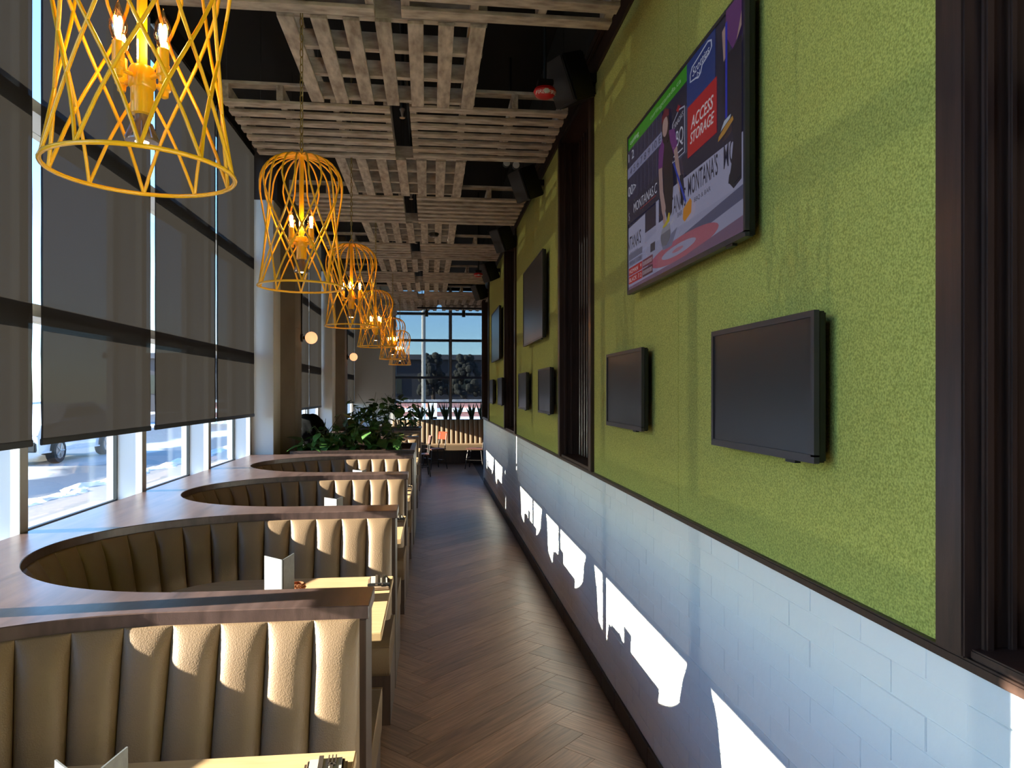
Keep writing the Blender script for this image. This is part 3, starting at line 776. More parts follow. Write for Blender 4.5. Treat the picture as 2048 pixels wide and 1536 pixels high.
nm = ['roller blind furthest behind the camera side', 'dark roller blind at the far left, mostly cut off by the frame', 'dark roller blind left of the first sky gap', 'widest dark roller blind, between the two broad sky gaps', 'dark roller blind between the second sky gap and the hairline gap', 'dark roller blind next to the white pier']
for k in range(len(edges) - 1):
    if k == 0: continue
    blind(edges[k] + gap[k], edges[k + 1] - (gap[k + 1] if k + 1 < len(gap) else 0.0), 4.36, ZB, BX, nm[k])
for k, (a, c_) in enumerate([(9.1, 10.34), (10.38, 11.64), (11.68, 12.93)]): blind(a, c_, 4.36, ZB, BX, 'dark roller blind between the two concrete columns, %s of three' % ORD[k])
for k, (a, c_) in enumerate([(13.9, 15.28), (15.32, 16.73), (16.77, 18.28)]): blind(a, c_, 4.36, ZB, BX, 'dark roller blind behind the farther concrete column, %s of three' % ORD[k])
blind(-.92, .44, 4.34, 1.46, 18.22, 'see-through grey blind on the back window, left of its mullion', 'blind_cloth_open', 'x')
blind(.49, 1.86, 4.34, 1.46, 18.22, 'see-through grey blind on the back window, right of its mullion', 'blind_cloth_open', 'x')
blind(1.9, 3.28, 4.34, 1.46, 18.22, 'see-through grey blind on the back window behind the green wall', 'blind_cloth_open', 'x')

# ------------------------------------------------------------------ televisions
def tv(y0, y1, z0, z1, label, big=False):
    xf = .925; t = empty('television', (XW, (y0 + y1) / 2, z0), label, 'television', 'wall televisions')
    bz = .014 if big else .016
    bx('housing', 'black_plastic', t, xf + .012, xf + .034, y0 + .002, y1 - .002, z0 + .002, z1 - .002, bev=.004)
    fr_ = MB(); fr_.box(xf, xf + .014, y0, y1, z1 - bz, z1).box(xf, xf + .014, y0, y1, z0, z0 + bz * 1.3).box(xf, xf + .014, y0, y0 + bz, z0 + bz, z1 - bz).box(xf, xf + .014, y1 - bz, y1, z0 + bz, z1 - bz)
    fr_.build('bezel', 'bezel', t)
    bx('mount', 'black_metal', t, xf + .034, XW - .012, (y0 + y1) / 2 - .2, (y0 + y1) / 2 + .2, z0 + .08, z1 - .08)
    bx('sensor', 'black_plastic', t, xf + .004, xf + .02, y0 + .10, y0 + .15, z0 - .008, z0)
    sc_ = bx('screen', 'screen_off', t, xf + .004, xf + .014, y0 + bz, y1 - bz, z0 + bz * 1.3, z1 - bz)
    return t, sc_, (xf + .0035, y0 + bz, y1 - bz, z0 + bz * 1.3, z1 - bz)
PT = 3.93
for k in range(3):
    d = PT * k
    lab = ['big television showing a curling match on the nearest green panel', 'big dark television on the middle green panel', 'big dark television on the farthest green panel'][k]
    t, sc_, geo = tv(2.035 + d, 3.33 + d, 2.195, 2.945, lab, True)
    if k == 0: TVS, TVG = sc_, geo
    pn = ['nearest', 'middle', 'farthest'][k]
    tv(1.650 + d, 2.296 + d, 1.556, 1.932, 'small blank television on the %s green panel, nearer to the camera' % pn)
    tv(3.096 + d, 3.744 + d, 1.556, 1.932, 'small blank television on the %s green panel, farther from the camera' % pn)

# the picture on the lit screen, flat coloured pieces in front of one another
xf, ya, yb, za, zb = TVG; SWD, SHT = yb - ya, zb - za
scol = {}
def scm(c):
    if c not in scol:
        n_ = 'screen_%02x%02x%02x' % c; m = mat(n_, (6, 6, 7), .25, emit=(c, SCR)); m.node_tree.nodes['Principled BSDF'].inputs['Base Color'].default_value = (.012, .012, .016, 1); scol[c] = n_  # slightly raised base colour stands in for reflected haze over the picture
    return scol[c]
SCR = .15
lay = [0]
def SP(sx, sy): return (yb - sx * SWD, za + sy * SHT)
def spoly(nm, pts, c, step=True):
    if step: lay[0] += 1
    x = xf - .00012 * lay[0]; off = wloc(TVS)
    V = [(x, *SP(*p)) for p in pts]
    me = bpy.data.meshes.new(nm); me.from_pydata([(v[0] - off.x, v[1] - off.y, v[2] - off.z) for v in V], [], [tuple(range(len(V)))])
    return link(nm, me, TVS, scm(c))
def srect(nm, x0, x1, y0, y1, c): return spoly(nm, [(x0, y0), (x1, y0), (x1, y1), (x0, y1)], c)
def sell(nm, cx, cy, rx, ry, c, n=28): return spoly(nm, [(cx + rx * math.cos(2 * PI * k / n), cy + ry * math.sin(2 * PI * k / n)) for k in range(n)], c)
def stext(body, cx, cy, h, c, wid=None, shear=0, rot=0.0, bold=0):
    lay[0] += 1; me = text_mesh(body, 1.0, shear, 1.0, bold)
    xs = [v.co.x for v in me.vertices]; ys = [v.co.y for v in me.vertices]; w_, h_ = max(xs) - min(xs), max(ys) - min(ys); mx_, my_ = (max(xs) + min(xs)) / 2, (max(ys) + min(ys)) / 2
    sy = h * SHT / h_; sx = (wid * SWD / w_) if wid else sy; off = wloc(TVS); yc, zc = SP(cx, cy); x = xf - .00012 * lay[0]
    for v in me.vertices:
        a, b_ = (v.co.x - mx_) * sx, (v.co.y - my_) * sy
        a, b_ = a * math.cos(rot) - b_ * math.sin(rot), a * math.sin(rot) + b_ * math.cos(rot)
        v.co = (x - off.x, yc - a - off.y, zc + b_ - off.z)
    o = link('lettering', me, TVS, scm(c)); o['kind'] = 'stuff'; return o
srect('picture_backdrop', 0, 1, 0, 1, (42, 40, 62))
srect('ice', 0, 1, 0, .30, (158, 158, 190))
spoly('barrier', [(0, .2), (1, .2), (1, .42), (.42, .44), (.42, .30), (.36, .30), (.36, .46), (.33, .46), (.33, .26), (.21, .24), (.21, .42), (0, .41)], (168, 168, 200))
spoly('ice_edge', [(.24, .10), (1, .2), (1, .14), (.24, .06)], (92, 92, 122))
sell('ice_ring', .56, .085, .29, .06, (176, 98, 116)); sell('ice_ring_middle', .54, .085, .15, .028, (160, 158, 190)); sell('ice_ring_centre', .54, .085, .05, .01, (180, 120, 140))
spoly('ice_shadow', [(0, 0), (1, 0), (1, .07), (.6, .03), (0, .02)], (120, 92, 120))
srect('banner', 0, .62, .918, 1, (62, 148, 34)); stext('curlingcanada.ca', .42, .957, .035, (160, 205, 150), .3); stext('curling', .08, .957, .04, (200, 220, 200), .11)
srect('advert_panel', .62, .828, .76, 1, (44, 62, 128))
srect('advert_panel', .626, .838, .515, .772, (190, 36, 40))
spoly('logo_outline', [(.645, .885), (.645, .925), (.66, .955), (.78, .985), (.805, .97), (.808, .935), (.79, .915), (.74, .9), (.73, .872), (.71, .86), (.69, .872)], (190, 196, 225))
spoly('logo_fill', [(.651, .890), (.651, .922), (.665, .947), (.78, .976), (.799, .965), (.801, .938), (.786, .922), (.735, .908), (.725, .88), (.71, .87), (.692, .88)], (44, 60, 124))
stext('Scotties', .727, .930, .040, (215, 220, 240), .125, .3, .10)
stext('N', .712, .885, .022, (205, 210, 235), .02)
stext('ACCESS', .735, .675, .062, (226, 214, 220), .165, .25, 0, .012); stext('STORAGE', .735, .600, .055, (226, 214, 220), .175, .25, 0, .012)
srect('scoreboard', 0, .40, .47, .918, (50, 48, 76))
for q in range(9): srect('score_line', .03 + .045 * q, .033 + .045 * q, .50, .915, (84, 84, 112))
srect('score_strip', 0, .40, .735, .80, (140, 142, 180)); stext('4 5 6 7 8 9 10 E', .21, .767, .042, (58, 56, 86), .36)
stext('1 2', .045, .868, .055, (200, 200, 220), .07); stext('00>', .055, .645, .065, (200, 200, 220), .10)
srect('score_base', 0, .40, .43, .57, (44, 42, 66)); stext('MONTANAS.C', .215, .51, .06, (206, 206, 226), .27); srect('red_rule', .16, .34, .466, .472, (150, 60, 60)); stext('S', .02, .48, .05, (160, 160, 180))
spoly('badge_outline', [(.50, .56), (.50, .77), (.56, .815), (.61, .80), (.61, .56)], (176, 176, 200)); spoly('badge_fill', [(.505, .565), (.505, .765), (.56, .807), (.605, .793), (.605, .565)], (44, 42, 66))
stext("CANADA'S", .553, .757, .03, (196, 196, 216), .09, 0, .15); stext('BBQ', .553, .66, .10, (206, 206, 226), .09); spoly('maple_mark', [(.555, .80), (.535, .825), (.548, .828), (.555, .845), (.562, .828), (.575, .825)], (170, 40, 44)); srect('badge_rule', .515, .595, .585, .592, (196, 196, 216))
stext("MONTANA'S", .745, .365, .10, (46, 44, 62), .215, 0, 0, .01); stext('BBQ & BAR', .745, .275, .026, (60, 58, 80), .12)
stext('MO', .925, .37, .11, (46, 44, 62), .07, 0, 0, .01); stext("TANA'S", .555, .33, .10, (46, 44, 62), .13); stext('BAR', .57, .26, .025, (60, 58, 80), .04)
stext("NTANA'S", .09, .30, .09, (46, 44, 62), .17, 0, 0, .01); stext('BBQ & BAR', .09, .225, .024, (60, 58, 80), .1)
srect('hack', .285, .335, .155, .205, (70, 66, 78))
# the player sliding with a stone
spoly('player_shadow', [(.40, .16), (.55, .2), (.5, .12), (.42, .12)], (120, 120, 150))
spoly('player_legs', [(.415, .60), (.50, .62), (.515, .44), (.50, .30), (.46, .26), (.44, .33), (.425, .44)], (34, 28, 36))
spoly('player_torso', [(.385, .70), (.42, .755), (.47, .76), (.52, .73), (.525, .62), (.50, .55), (.43, .55), (.40, .60)], (40, 30, 42))
spoly('player_sleeve', [(.37, .60), (.375, .70), (.415, .755), (.43, .70), (.41, .58)], (112, 50, 124)); spoly('player_sleeve', [(.47, .76), (.525, .735), (.55, .64), (.52, .60), (.49, .68)], (112, 50, 124))
spoly('player_arm', [(.373, .60), (.41, .59), (.42, .45), (.445, .35), (.43, .29), (.41, .33), (.385, .45)], (172, 142, 140)); spoly('player_arm', [(.52, .62), (.548, .63), (.575, .48), (.595, .40), (.575, .36), (.555, .42)], (172, 142, 140))
spoly('player_glove', [(.572, .46), (.60, .45), (.615, .35), (.60, .29), (.585, .30), (.575, .38)], (30, 28, 44))
spoly('player_hair', [(.405, .80), (.41, .86), (.44, .885), (.47, .87), (.48, .80), (.475, .72), (.46, .70), (.42, .72)], (48, 34, 38)); sell('player_face', .44, .80, .026, .055, (178, 146, 142)); spoly('player_cap', [(.405, .835), (.41, .875), (.44, .90), (.475, .875), (.478, .84), (.44, .85)], (110, 34, 48))
spoly('broom_handle', [(.515, .55), (.525, .555), (.63, .30), (.618, .295)], (44, 66, 180)); spoly('broom_head', [(.60, .22), (.605, .27), (.66, .30), (.672, .28), (.668, .225), (.615, .20)], (212, 140, 40))
sell('stone', .445, .195, .048, .055, (112, 110, 124)); spoly('stone_top', [(.40, .215), (.41, .24), (.485, .25), (.492, .215)], (150, 150, 166)); spoly('stone_handle', [(.415, .245), (.43, .265), (.46, .275), (.475, .31), (.485, .30), (.485, .26), (.45, .245)], (196, 178, 50)); spoly('player_hand', [(.425, .31), (.445, .31), (.45, .27), (.435, .255), (.42, .28)], (172, 142, 140))
# the player standing at the right edge
spoly('player_legs', [(.90, .80), (1, .82), (1, .22), (.955, .2), (.925, .24), (.94, .30), (.955, .42), (.925, .55), (.885, .62)], (34, 30, 42)); spoly('player_shirt', [(.91, 1), (1, 1), (1, .86), (.95, .80), (.905, .9)], (104, 52, 118)); spoly('player_arm', [(.885, .93), (.905, .94), (.91, .80), (.895, .79)], (172, 142, 140)); spoly('player_arm', [(.96, .80), (.972, .82), (1, .92), (1, .86)], (172, 142, 140))
srect('broom_handle', .906, .918, .53, .95, (40, 52, 190)); spoly('broom_pad', [(.86, .455), (.865, .475), (.905, .50), (.95, .515), (.955, .495), (.90, .465)], (190, 140, 60)); spoly('broom_pad', [(.875, .49), (.90, .525), (.94, .53), (.935, .515)], (190, 200, 220))
spoly('player_shoe', [(.925, .235), (.93, .27), (.96, .30), (1, .32), (1, .235), (.96, .22)], (30, 28, 38))
# score caption
srect('caption_box', .03, .20, .185, .225, (112, 112, 138)); srect('caption_box', .03, .20, .145, .178, (128, 128, 158)); stext('9TH  1:28', .115, .161, .022, (60, 60, 86), .14)
srect('caption_row', .03, .20, .085, .135, (176, 42, 46)); srect('caption_row', .03, .20, .03, .08, (176, 42, 46)); srect('caption_grid', .205, .32, .085, .135, (120, 60, 76)); srect('caption_grid', .205, .32, .03, .08, (92, 52, 66))
stext('HOMAN   9', .115, .11, .026, (220, 200, 206), .15); stext('BLACK  7 2', .115, .055, .026, (220, 200, 206), .15); stext('0000000', .262, .11, .026, (200, 180, 190), .1); stext('0000000', .262, .055, .026, (200, 180, 190), .1)

# ------------------------------------------------------------------ pendant lamps
prof = [(0, .195), (.05, .184), (.1, .175), (.15, .168), (.2, .164), (.25, .163), (.3, .166), (.35, .172), (.4, .180), (.44, .186), (.48, .187), (.51, .182), (.54, .170), (.565, .152), (.585, .128), (.6, .098), (.608, .066), (.612, .03), (.612, .012)]
def wire_mesh(sg):
    P = []
    for z, r in prof:
        t = min(1, z / .47); tw = math.radians(63) * (1 - (t - 0.06 * math.sin(2 * PI * t)))
        a = PI * 0 + sg * (tw) - sg * math.radians(63); P.append((r * math.cos(a), r * math.sin(a), z))
    me = MB().tube(P, .0043, 6).mesh('wire', smooth=80); me.materials.append(MATS['yellow_paint']); return me
def make_lamp():
    l = empty('pendant_lamp', (0, 0, 0))
    wires = {s_: wire_mesh(s_) for s_ in (1, -1)}
    for i in range(10):
        for s_ in (1, -1): link('wire', wires[s_], l, None, (0, 0, 0), (0, 0, math.radians(36 * i)))
    R_ = [(.195 * math.cos(2 * PI * k / 48), .195 * math.sin(2 * PI * k / 48), 0) for k in range(48)]
    link('rim_ring', MB().tube(R_, .0052, 8, closed=True).mesh('rim_ring', smooth=80), l, 'yellow_paint')
    link('top_plate', MB().lathe([(.004, .606), (.03, .606), (.034, .612), (.03, .618), (.004, .622)], (0, 0, 0), 20).mesh('top_plate', smooth=40), l, 'yellow_paint')
    link('loop', MB().tube([(0, .014 * math.cos(2 * PI * k / 14), .634 + .014 * math.sin(2 * PI * k / 14)) for k in range(14)], .003, 6, closed=True).mesh('loop', smooth=True), l, 'yellow_paint')
    link('stem', MB().box(-.009, .009, -.009, .009, .232, .61).mesh('stem', bev=.002), l, 'yellow_paint')
    def dn(nm, me, par, m): return link(nm, me, par, m, (0, 0, -.018 if par is l else 0))
    dn('hub', MB().lathe([(.012, .255), (.024, .253), (.028, .245), (.028, .21), (.024, .205)], (0, 0, 0), 20).mesh('hub', smooth=40), l, 'yellow_paint')
    so = dn('spot_socket', MB().lathe([(.01, .212), (.0235, .21), (.0235, .148), (.018, .146)], (0, 0, 0), 20).mesh('spot_socket', smooth=40), l, 'yellow_paint')
    sb = dn('spot_bulb', MB().lathe([(.014, .148), (.015, .135), (.02, .128), (.03, .105), (.034, .09), (.034, .086), (.029, .086)], (0, 0, 0), 20).mesh('spot_bulb', smooth=40), l, 'chrome_grey')
    dn('lens', MB().lathe([(.001, .0885), (.028, .0875), (.028, .0865), (.001, .0855)], (0, 0, 0), 20).mesh('lens'), sb, 'led_face')
    fins = MB()
    for k in range(10):
        a = 2 * PI * k / 10; fins.tube([(.0205 * math.cos(a), .0205 * math.sin(a), .127), (.035 * math.cos(a), .035 * math.sin(a), .09)], .0022, 4)
    dn('heat_fins', fins.mesh('heat_fins'), sb, 'chrome_grey')
    for k in range(4):
        a = math.radians(25 + 90 * k); cx, cy = .062 * math.cos(a), .062 * math.sin(a)
        dn('arm', MB().tube([(.02 * math.cos(a), .02 * math.sin(a), .228), (cx, cy, .226)], .005, 8).mesh('arm', smooth=60), l, 'yellow_paint')
        dn('candle_socket', MB().lathe([(.004, .207), (.009, .21), (.010, .222), (.0145, .226), (.0145, .238), (.0125, .24), (.0125, .283), (.008, .285)], (cx, cy, 0), 14).mesh('candle_socket', smooth=40), l, 'yellow_paint')
        bu = dn('candle_bulb', MB().lathe([(.008, .285), (.013, .295), (.0185, .31), (.0185, .322), (.0145, .34), (.007, .355), (.003, .368), (.001, .375)], (cx, cy, 0), 14).mesh('candle_bulb', smooth=80), l, 'bulb_glass')
        fm = MB()
        for q in range(4):
            b_ = PI / 2 * q + .4; fm.tube([(cx + .004 * math.cos(b_), cy + .004 * math.sin(b_), 0.297), (cx + .0065 * math.cos(b_), cy + .0055 * math.sin(b_), .337)], .003, 5)
        dn('filament', fm.mesh('filament'), bu, 'filament')
    # chain up to the ceiling
    me = {}
    for q in (0, 1):
        P = []
        for k in range(16):
            a = 2 * PI * k / 16; u = .0075 * math.cos(a); w = .0165 * math.sin(a) ; w = w + math.copysign(.004, w) if abs(w) > .002 else w
            P.append((u, 0, w) if q else (0, u, w))
        me[q] = MB().tube(P, .0021, 5, closed=True).mesh('chain_link', smooth=True); me[q].materials.append(MATS['brass_chain'])
    z = .663; q = 1
    while z < CEIL - 2.225 - .03:
        link('chain_link', me[q], l, None, (0, 0, z), (0, 0, .3)); z += .036; q = 1 - q
    link('cord', MB().tube([(.008, .006, .62), (.010, .006, CEIL - 2.225)], .0022, 5).mesh('cord'), l, 'paper_white')
    link('canopy', MB().lathe([(.06, CEIL - 2.225), (.06, CEIL - 2.255), (.01, CEIL - 2.27)], (0, 0, 0), 20).mesh('canopy'), l, 'black_metal')
    return l
lp = make_lamp()
LY = [(-.648, 1.69), (-.608, 3.44), (-.60, 5.45), (-.606, 7.85), (-.58, 10.72), (-.57, 12.9)]
ll = ['yellow wire cage pendant lamp nearest the camera, its top cut off', 'yellow wire cage pendant lamp over the second booth, second nearest', 'yellow wire cage pendant lamp, third from the camera', 'yellow wire cage pendant lamp, fourth from the camera', 'yellow wire cage pendant lamp, fifth from the camera', 'smallest looking yellow wire cage pendant lamp, farthest of the row']
for k, (x, y) in enumerate(LY):
    o = lp if k == 0 else copy_tree(lp)
    o.location = (x, y, 2.225); o.rotation_euler = (0, 0, [.66, .5, 1.1, .2, .8, 1.4][k]); tag(o, ll[k], 'pendant lamp', 'yellow cage pendant lamps')

# ------------------------------------------------------------------ pallets under the ceiling
PZ = 3.495
def make_pallet(w=1.0, d=1.0):
    p = empty('ceiling_pallet', (0, 0, 0))
    sl = MB().box(-w / 2, w / 2, -.038, .038, 0, .02).mesh('slat', bev=.002, seg=1); sl.materials.append(MATS['pallet'])
    st = MB().box(-d / 2, d / 2, -.02, .02, .02, .11).mesh('stringer', bev=.002, seg=1); st.materials.append(MATS['pallet'])
    for k in range(7): link('slat', sl, p, None, (0, -d / 2 + .045 + (d - .09) * k / 6, random.uniform(-.002, 0)), (0, 0, random.uniform(-.006, .006)))
    for k in range(4): link('stringer', st, p, None, (-w / 2 + .02 + (w - .04) * k / 3, 0, 0), (0, 0, PI / 2))
    for k in (0, 6): link('top_board', sl, p, None, (0, -d / 2 + .045 + (d - .09) * k / 6, .11))
    wi_ = MB().tube([(0, 0, 0), (0, 0, CEIL - PZ - .125)], .0015, 4).mesh('hanger_wire'); wi_.materials.append(MATS['black_metal'])
    for sx in (-1, 1):
        for sy in (-1, 1): link('hanger_wire', wi_, p, None, (sx * (w / 2 - .02), sy * (d / 2 - .05), .125))
    return p
pp = make_pallet(); used = [False]
def pallet(x, y, rot, label, z=PZ):
    o = pp if not used[0] else copy_tree(pp)
    used[0] = True; o.location = (x, y, z); o.rotation_euler = (0, 0, rot); tag(o, label, 'pallet', 'wooden pallets hung from the ceiling')
    return o
rj = random.Random(5)
for k in range(7):
    y = 2.93 + 2.045 * k
    for s_, x in ((0, -.765), (1, .36)):
        if k == 6 and s_ == 1: continue
        pallet(x, y, rj.uniform(-.012, .012), 'weathered grey pallet with crosswise slats, %s pair from the camera, %s side' % (ORD[k], ['window', 'green wall'][s_]), PZ + rj.uniform(-.008, .008))
    if k < 6: pallet(-.235, y + 1.035, PI / 2 + rj.uniform(-.012, .012), 'weathered grey pallet with lengthwise slats, directly behind the %s crosswise pair' % ORD[k], PZ + .005)
pallet(.62, 13.9, PI / 2, 'weathered grey pallet at the far end beside the last speaker')
pallet(-.4, 15.05, PI / 2, 'weathered grey pallet with lengthwise slats in front of the spotlight track')
pallet(.72, 15.9, PI / 2, 'farthest weathered grey pallet above the back window, right of the mullion', PZ + .1)
pallet(-1.3, 16.1, 0, 'farthest weathered grey pallet above the back window, in the window corner')

# ducts and pipes in the black void above
d_ = empty('sprinkler_pipe', (-.2, 6, 4.25), 'black sprinkler pipe with pendent heads above the pallet gap', 'pipe')
MB().tube([(-.2, -1, 4.25), (-.2, 14.2, 4.25)], .025, 10).build('pipe_run', 'black_metal', d_)
for y in (4.9, 6.95, 9.0, 11.05):
    hd = MB().tube([(-.2, y, 4.25), (-.2, y, 3.66)], .012, 8).build('drop', 'black_metal', d_)
    MB().lathe([(.012, 3.66), (.02, 3.65), (.012, 3.63), (.006, 3.6), (.02, 3.595), (.018, 3.59)], (-.2, y, 0), 12).build('sprinkler_head', 'chrome_grey', hd, smooth=40)
MB().box(-.22, -.18, 14.0, 14.1, 4.25, CEIL).box(-.22, -.18, -1, -.9, 4.25, CEIL).build('hanger', 'black_metal', d_)

# speakers on the green wall's upper edge
def make_speaker():
    s_ = empty('speaker', (0, 0, 0))
    P = [(-.12, -.11), (.10, -.09), (.10, .09), (-.12, .11)]
    V = []
    def rotp(x, y, z):   # tilted down and towards the booths
        v = Matrix.Rotation(math.radians(-24), 3, 'Y') @ Vector((x, y, z)); v = Matrix.Rotation(math.radians(28), 3, 'Z') @ v; return tuple(v)
    b1 = MB().prism(P, -.16, .16); b1.v = [rotp(*v) for v in b1.v]; link('cabinet', b1.mesh('cabinet', bev=.012, smooth=30), s_, 'black_plastic')
    g = MB().box(-.134, -.118, -.105, .105, -.155, .155); g.v = [rotp(*v) for v in g.v]; link('grille', g.mesh('grille', bev=.007), s_, 'speaker_grille')
    link('bracket', MB().box(.06, .17, -.03, .03, -.02, .04).mesh('bracket'), s_, 'black_metal')
    return s_
sp0 = make_speaker()
for k, (y, z) in enumerate([(4.25, 3.62), (6.28, 3.58), (8.32, 3.53), (10.38, 3.5), (12.45, 3.5)]):
    o = sp0 if k == 0 else copy_tree(sp0)
    o.location = (.84, y, z); o.scale = (.86, .86, .86); tag(o, 'black loudspeaker high on the green wall, %s from the camera' % ORD[k], 'speaker', 'wall loudspeakers')
    
def alarm(x, y, z, label):
    a = empty('fire_alarm', (x, y, z), label, 'fire alarm', 'red ceiling fire alarms')
    MB().lathe([(.006, z - .035), (.03, z - .035), (.055, z - .022), (.067, z), (.06, z + .016), (.04, z + .024), (.006, z + .026)], (x, y, 0), 28).build('dome', 'alarm_red', a, smooth=40)
    bx('lens', 'clear_lens', a, x - .014, x + .014, y - .066, y - .035, z - .026, z + .0, bev=.004)
    bx('box', 'black_metal', a, x - .045, x + .045, y - .045, y + .045, z + .026, z + .06, bev=.004)
    MB().tube([(x, y, z + .06), (x, y, CEIL)], .011, 8).build('conduit', 'black_metal', a)
    for s_ in (-1, 1):
        me = text_mesh('FIRE', .026, .1)
        for v in me.vertices:
            px, pz = v.co.x + s_ * .036, v.co.y - .020; yy = -math.sqrt(max(1e-6, .0665 ** 2 * 1.0 - px * px)) * (1 - .35 * (-pz / .035) ** 2) - .0015
            v.co = (px, yy, pz)
        link('lettering', me, a, 'white_letter')
alarm(.655, 4.13, 3.485, 'red ceiling fire alarm beside the first loudspeaker')
alarm(.66, 10.25, 3.42, 'small looking red ceiling fire alarm beside the fourth loudspeaker')
# emergency light by the second speaker
e = empty('emergency_light', (.70, 6.1, 3.62), 'black emergency light with a clear lamp head above the second loudspeaker', 'light')
bx('body', 'black_metal', e, .62, .72, 6.05, 6.15, 3.70, 3.76, bev=.01)
MB().tube([(.67, 6.1, 3.76), (.67, 6.1, CEIL)], .01, 8).build('stem', 'black_metal', e)
for x in (.63, .71):
    h_ = MB().lathe([(.012, .03), (.03, .02), (.034, -.02), (.03, -.022)], (x, 6.06, 3.665 if x > .7 else 3.68), 18, 'y').build('lamp_head', 'black_plastic', e, smooth=40)
    MB().lathe([(.002, -.024), (.03, -.023), (.03, -.0225), (.002, -.022)], (x, 6.06, 3.665 if x > .7 else 3.68), 18, 'y').build('lens', 'clear_lens', h_)
# smoke detector under the third lengthwise pallet
sd = empty('smoke_detector', (.02, 7.98, PZ - .005), 'grey round smoke detector under a lengthwise pallet', 'detector')
MB().lathe([(.055, PZ + .0), (.055, PZ - .015), (.04, PZ - .035), (.005, PZ - .038)], (.02, 7.98, 0), 24).build('base', 'black_plastic', sd, smooth=40)
MB().lathe([(.02, PZ - .036), (.018, PZ - .044), (.003, PZ - .046)], (.02, 7.98, 0), 16).build('sensor', 'chrome_grey', sd, smooth=40)

# track with two spots in front of the back window
tr_ = empty('spotlight_track', (.6, 14.6, 3.44), 'black ceiling track with two spotlights before the back window', 'track light')
bx('rail', 'black_metal', tr_, -.3, 2.2, 14.58, 14.62, 3.43, 3.46)
for x in (-.2, 1.9): MB().tube([(x, 14.6, 3.46), (x, 14.6, CEIL)], .008, 6).build('rod', 'black_metal', tr_)
for x in (-.11, .64):
    q = MB().lathe([(.01, 3.43), (.012, 3.40), (.035, 3.395), (.035, 3.27), (.028, 3.27)], (x, 14.6, 0), 16).build('spotlight', 'black_plastic', tr_, smooth=40)
    MB().lathe([(.001, 3.272), (.027, 3.2715), (.027, 3.2705), (.001, 3.27)], (x, 14.6, 0), 16).build('lens', 'clear_lens', q)

# wall sconces on the columns
for k, y in enumerate((8.98, 13.72)):
    s_ = empty('wall_sconce', (-1.594, y, 2.4), 'round glowing orange wall sconce on the %s concrete column' % ['nearer', 'farther'][k], 'wall lamp', 'round sconces on the columns')
    z = 2.40
    MB().lathe([(.05, 0), (.05, .025), (.02, .03), (.016, .06)], (-1.594, y, z), 20, 'x').build('mount', 'black_metal', s_, smooth=40)
    m_ = MB(); prof_ = [(.002 if abs(math.cos(t)) < .02 else .075 * math.cos(t), .075 * math.sin(t)) for t in [(-.5 + j / 12) * PI for j in range(13)]]
    m_.lathe([(r, z + h) for r, h in prof_], (-1.47, y, 0), 24).build('globe', 'sconce_glow', s_, smooth=80)
    MB().tube([(-1.585, y, z + .05), (-1.585, y, 3.88)], .009, 6).build('conduit', 'black_metal', s_)

# ------------------------------------------------------------------ back bench, its aloe plants, chairs
bn = empty('back_bench', (1.0, 17.8, 0), 'long tan channelled leather bench under the back window', 'bench')
bx('seat', 'leather', bn, -1.0, 3.2, 17.42, 18.02, .30, .46, bev=.025)
bx('seat_base', 'dark_wood', bn, -1.0, 3.2, 17.5, 18.28, 0, .30)
V0 = []
def bench_pad(w_):
    nu, nv = 10, 10; V = []; F = []
    for a in range(nu + 1):
        uu = .5 - .5 * math.cos(PI * a / nu); e_ = abs(2 * uu - 1)
        for c_ in range(nv + 1):
            vv = c_ / nv; V.append((uu * w_, -(.02 + .09 * (1 - vv) + .035 * max(0, 1 - e_ ** 3.2) ** .6 * (1 - .8 * max(0, (vv - .85) / .15) ** 2)), .45 + .60 * vv))
    W = nv + 1
    for a in range(nu):
        for c_ in range(nv): F.append((a * W + c_, (a + 1) * W + c_, (a + 1) * W + c_ + 1, a * W + c_ + 1))
    k = len(V); V += [(0, .12, .45), (0, .12, 1.05), (w_, .12, .45), (w_, .12, 1.05)]
    F += [(k, k + 1, k + 3, k + 2), tuple(list(range(nv + 1)) + [k + 1, k]), tuple([nu * W + c_ for c_ in range(nv + 1)] + [k + 3, k + 2]), tuple([a * W + nv for a in range(nu + 1)] + [k + 3, k + 1]), tuple([a * W for a in range(nu + 1)] + [k + 2, k])]
    me = MB().add(V, F).mesh('pad', smooth=60); me.materials.append(MATS['leather']); return me
bpm = bench_pad(.118)
for k in range(34): link('pad', bpm, bn, None, (-1.0 + .12 * k - 1.0, 18.05 - 17.8, 0))
bx('top_rail', 'dark_wood', bn, -1.0, 3.2, 18.03, 18.27, 1.02, 1.052, bev=.004)
rb = random.Random(3)
blade = MB()
V = []; F = []
for i in range(7):
    t = i / 6; hw = .5 * [.75, 1, .95, .8, .6, .33, .02][i]
    V += [(-hw, .02, t), (0, -.14 * (1 - t), t), (hw, .02, t), (0, .10 * (1 - t), t)]
for i in range(6):
    for k in range(4): F.append((i * 4 + k, i * 4 + (k + 1) % 4, i * 4 + 4 + (k + 1) % 4, i * 4 + 4 + k))
F.append((3, 2, 1, 0)); blm = blade.add(V, F).mesh('blade', smooth=True); blm.materials.append(MATS['leaf_dark'])
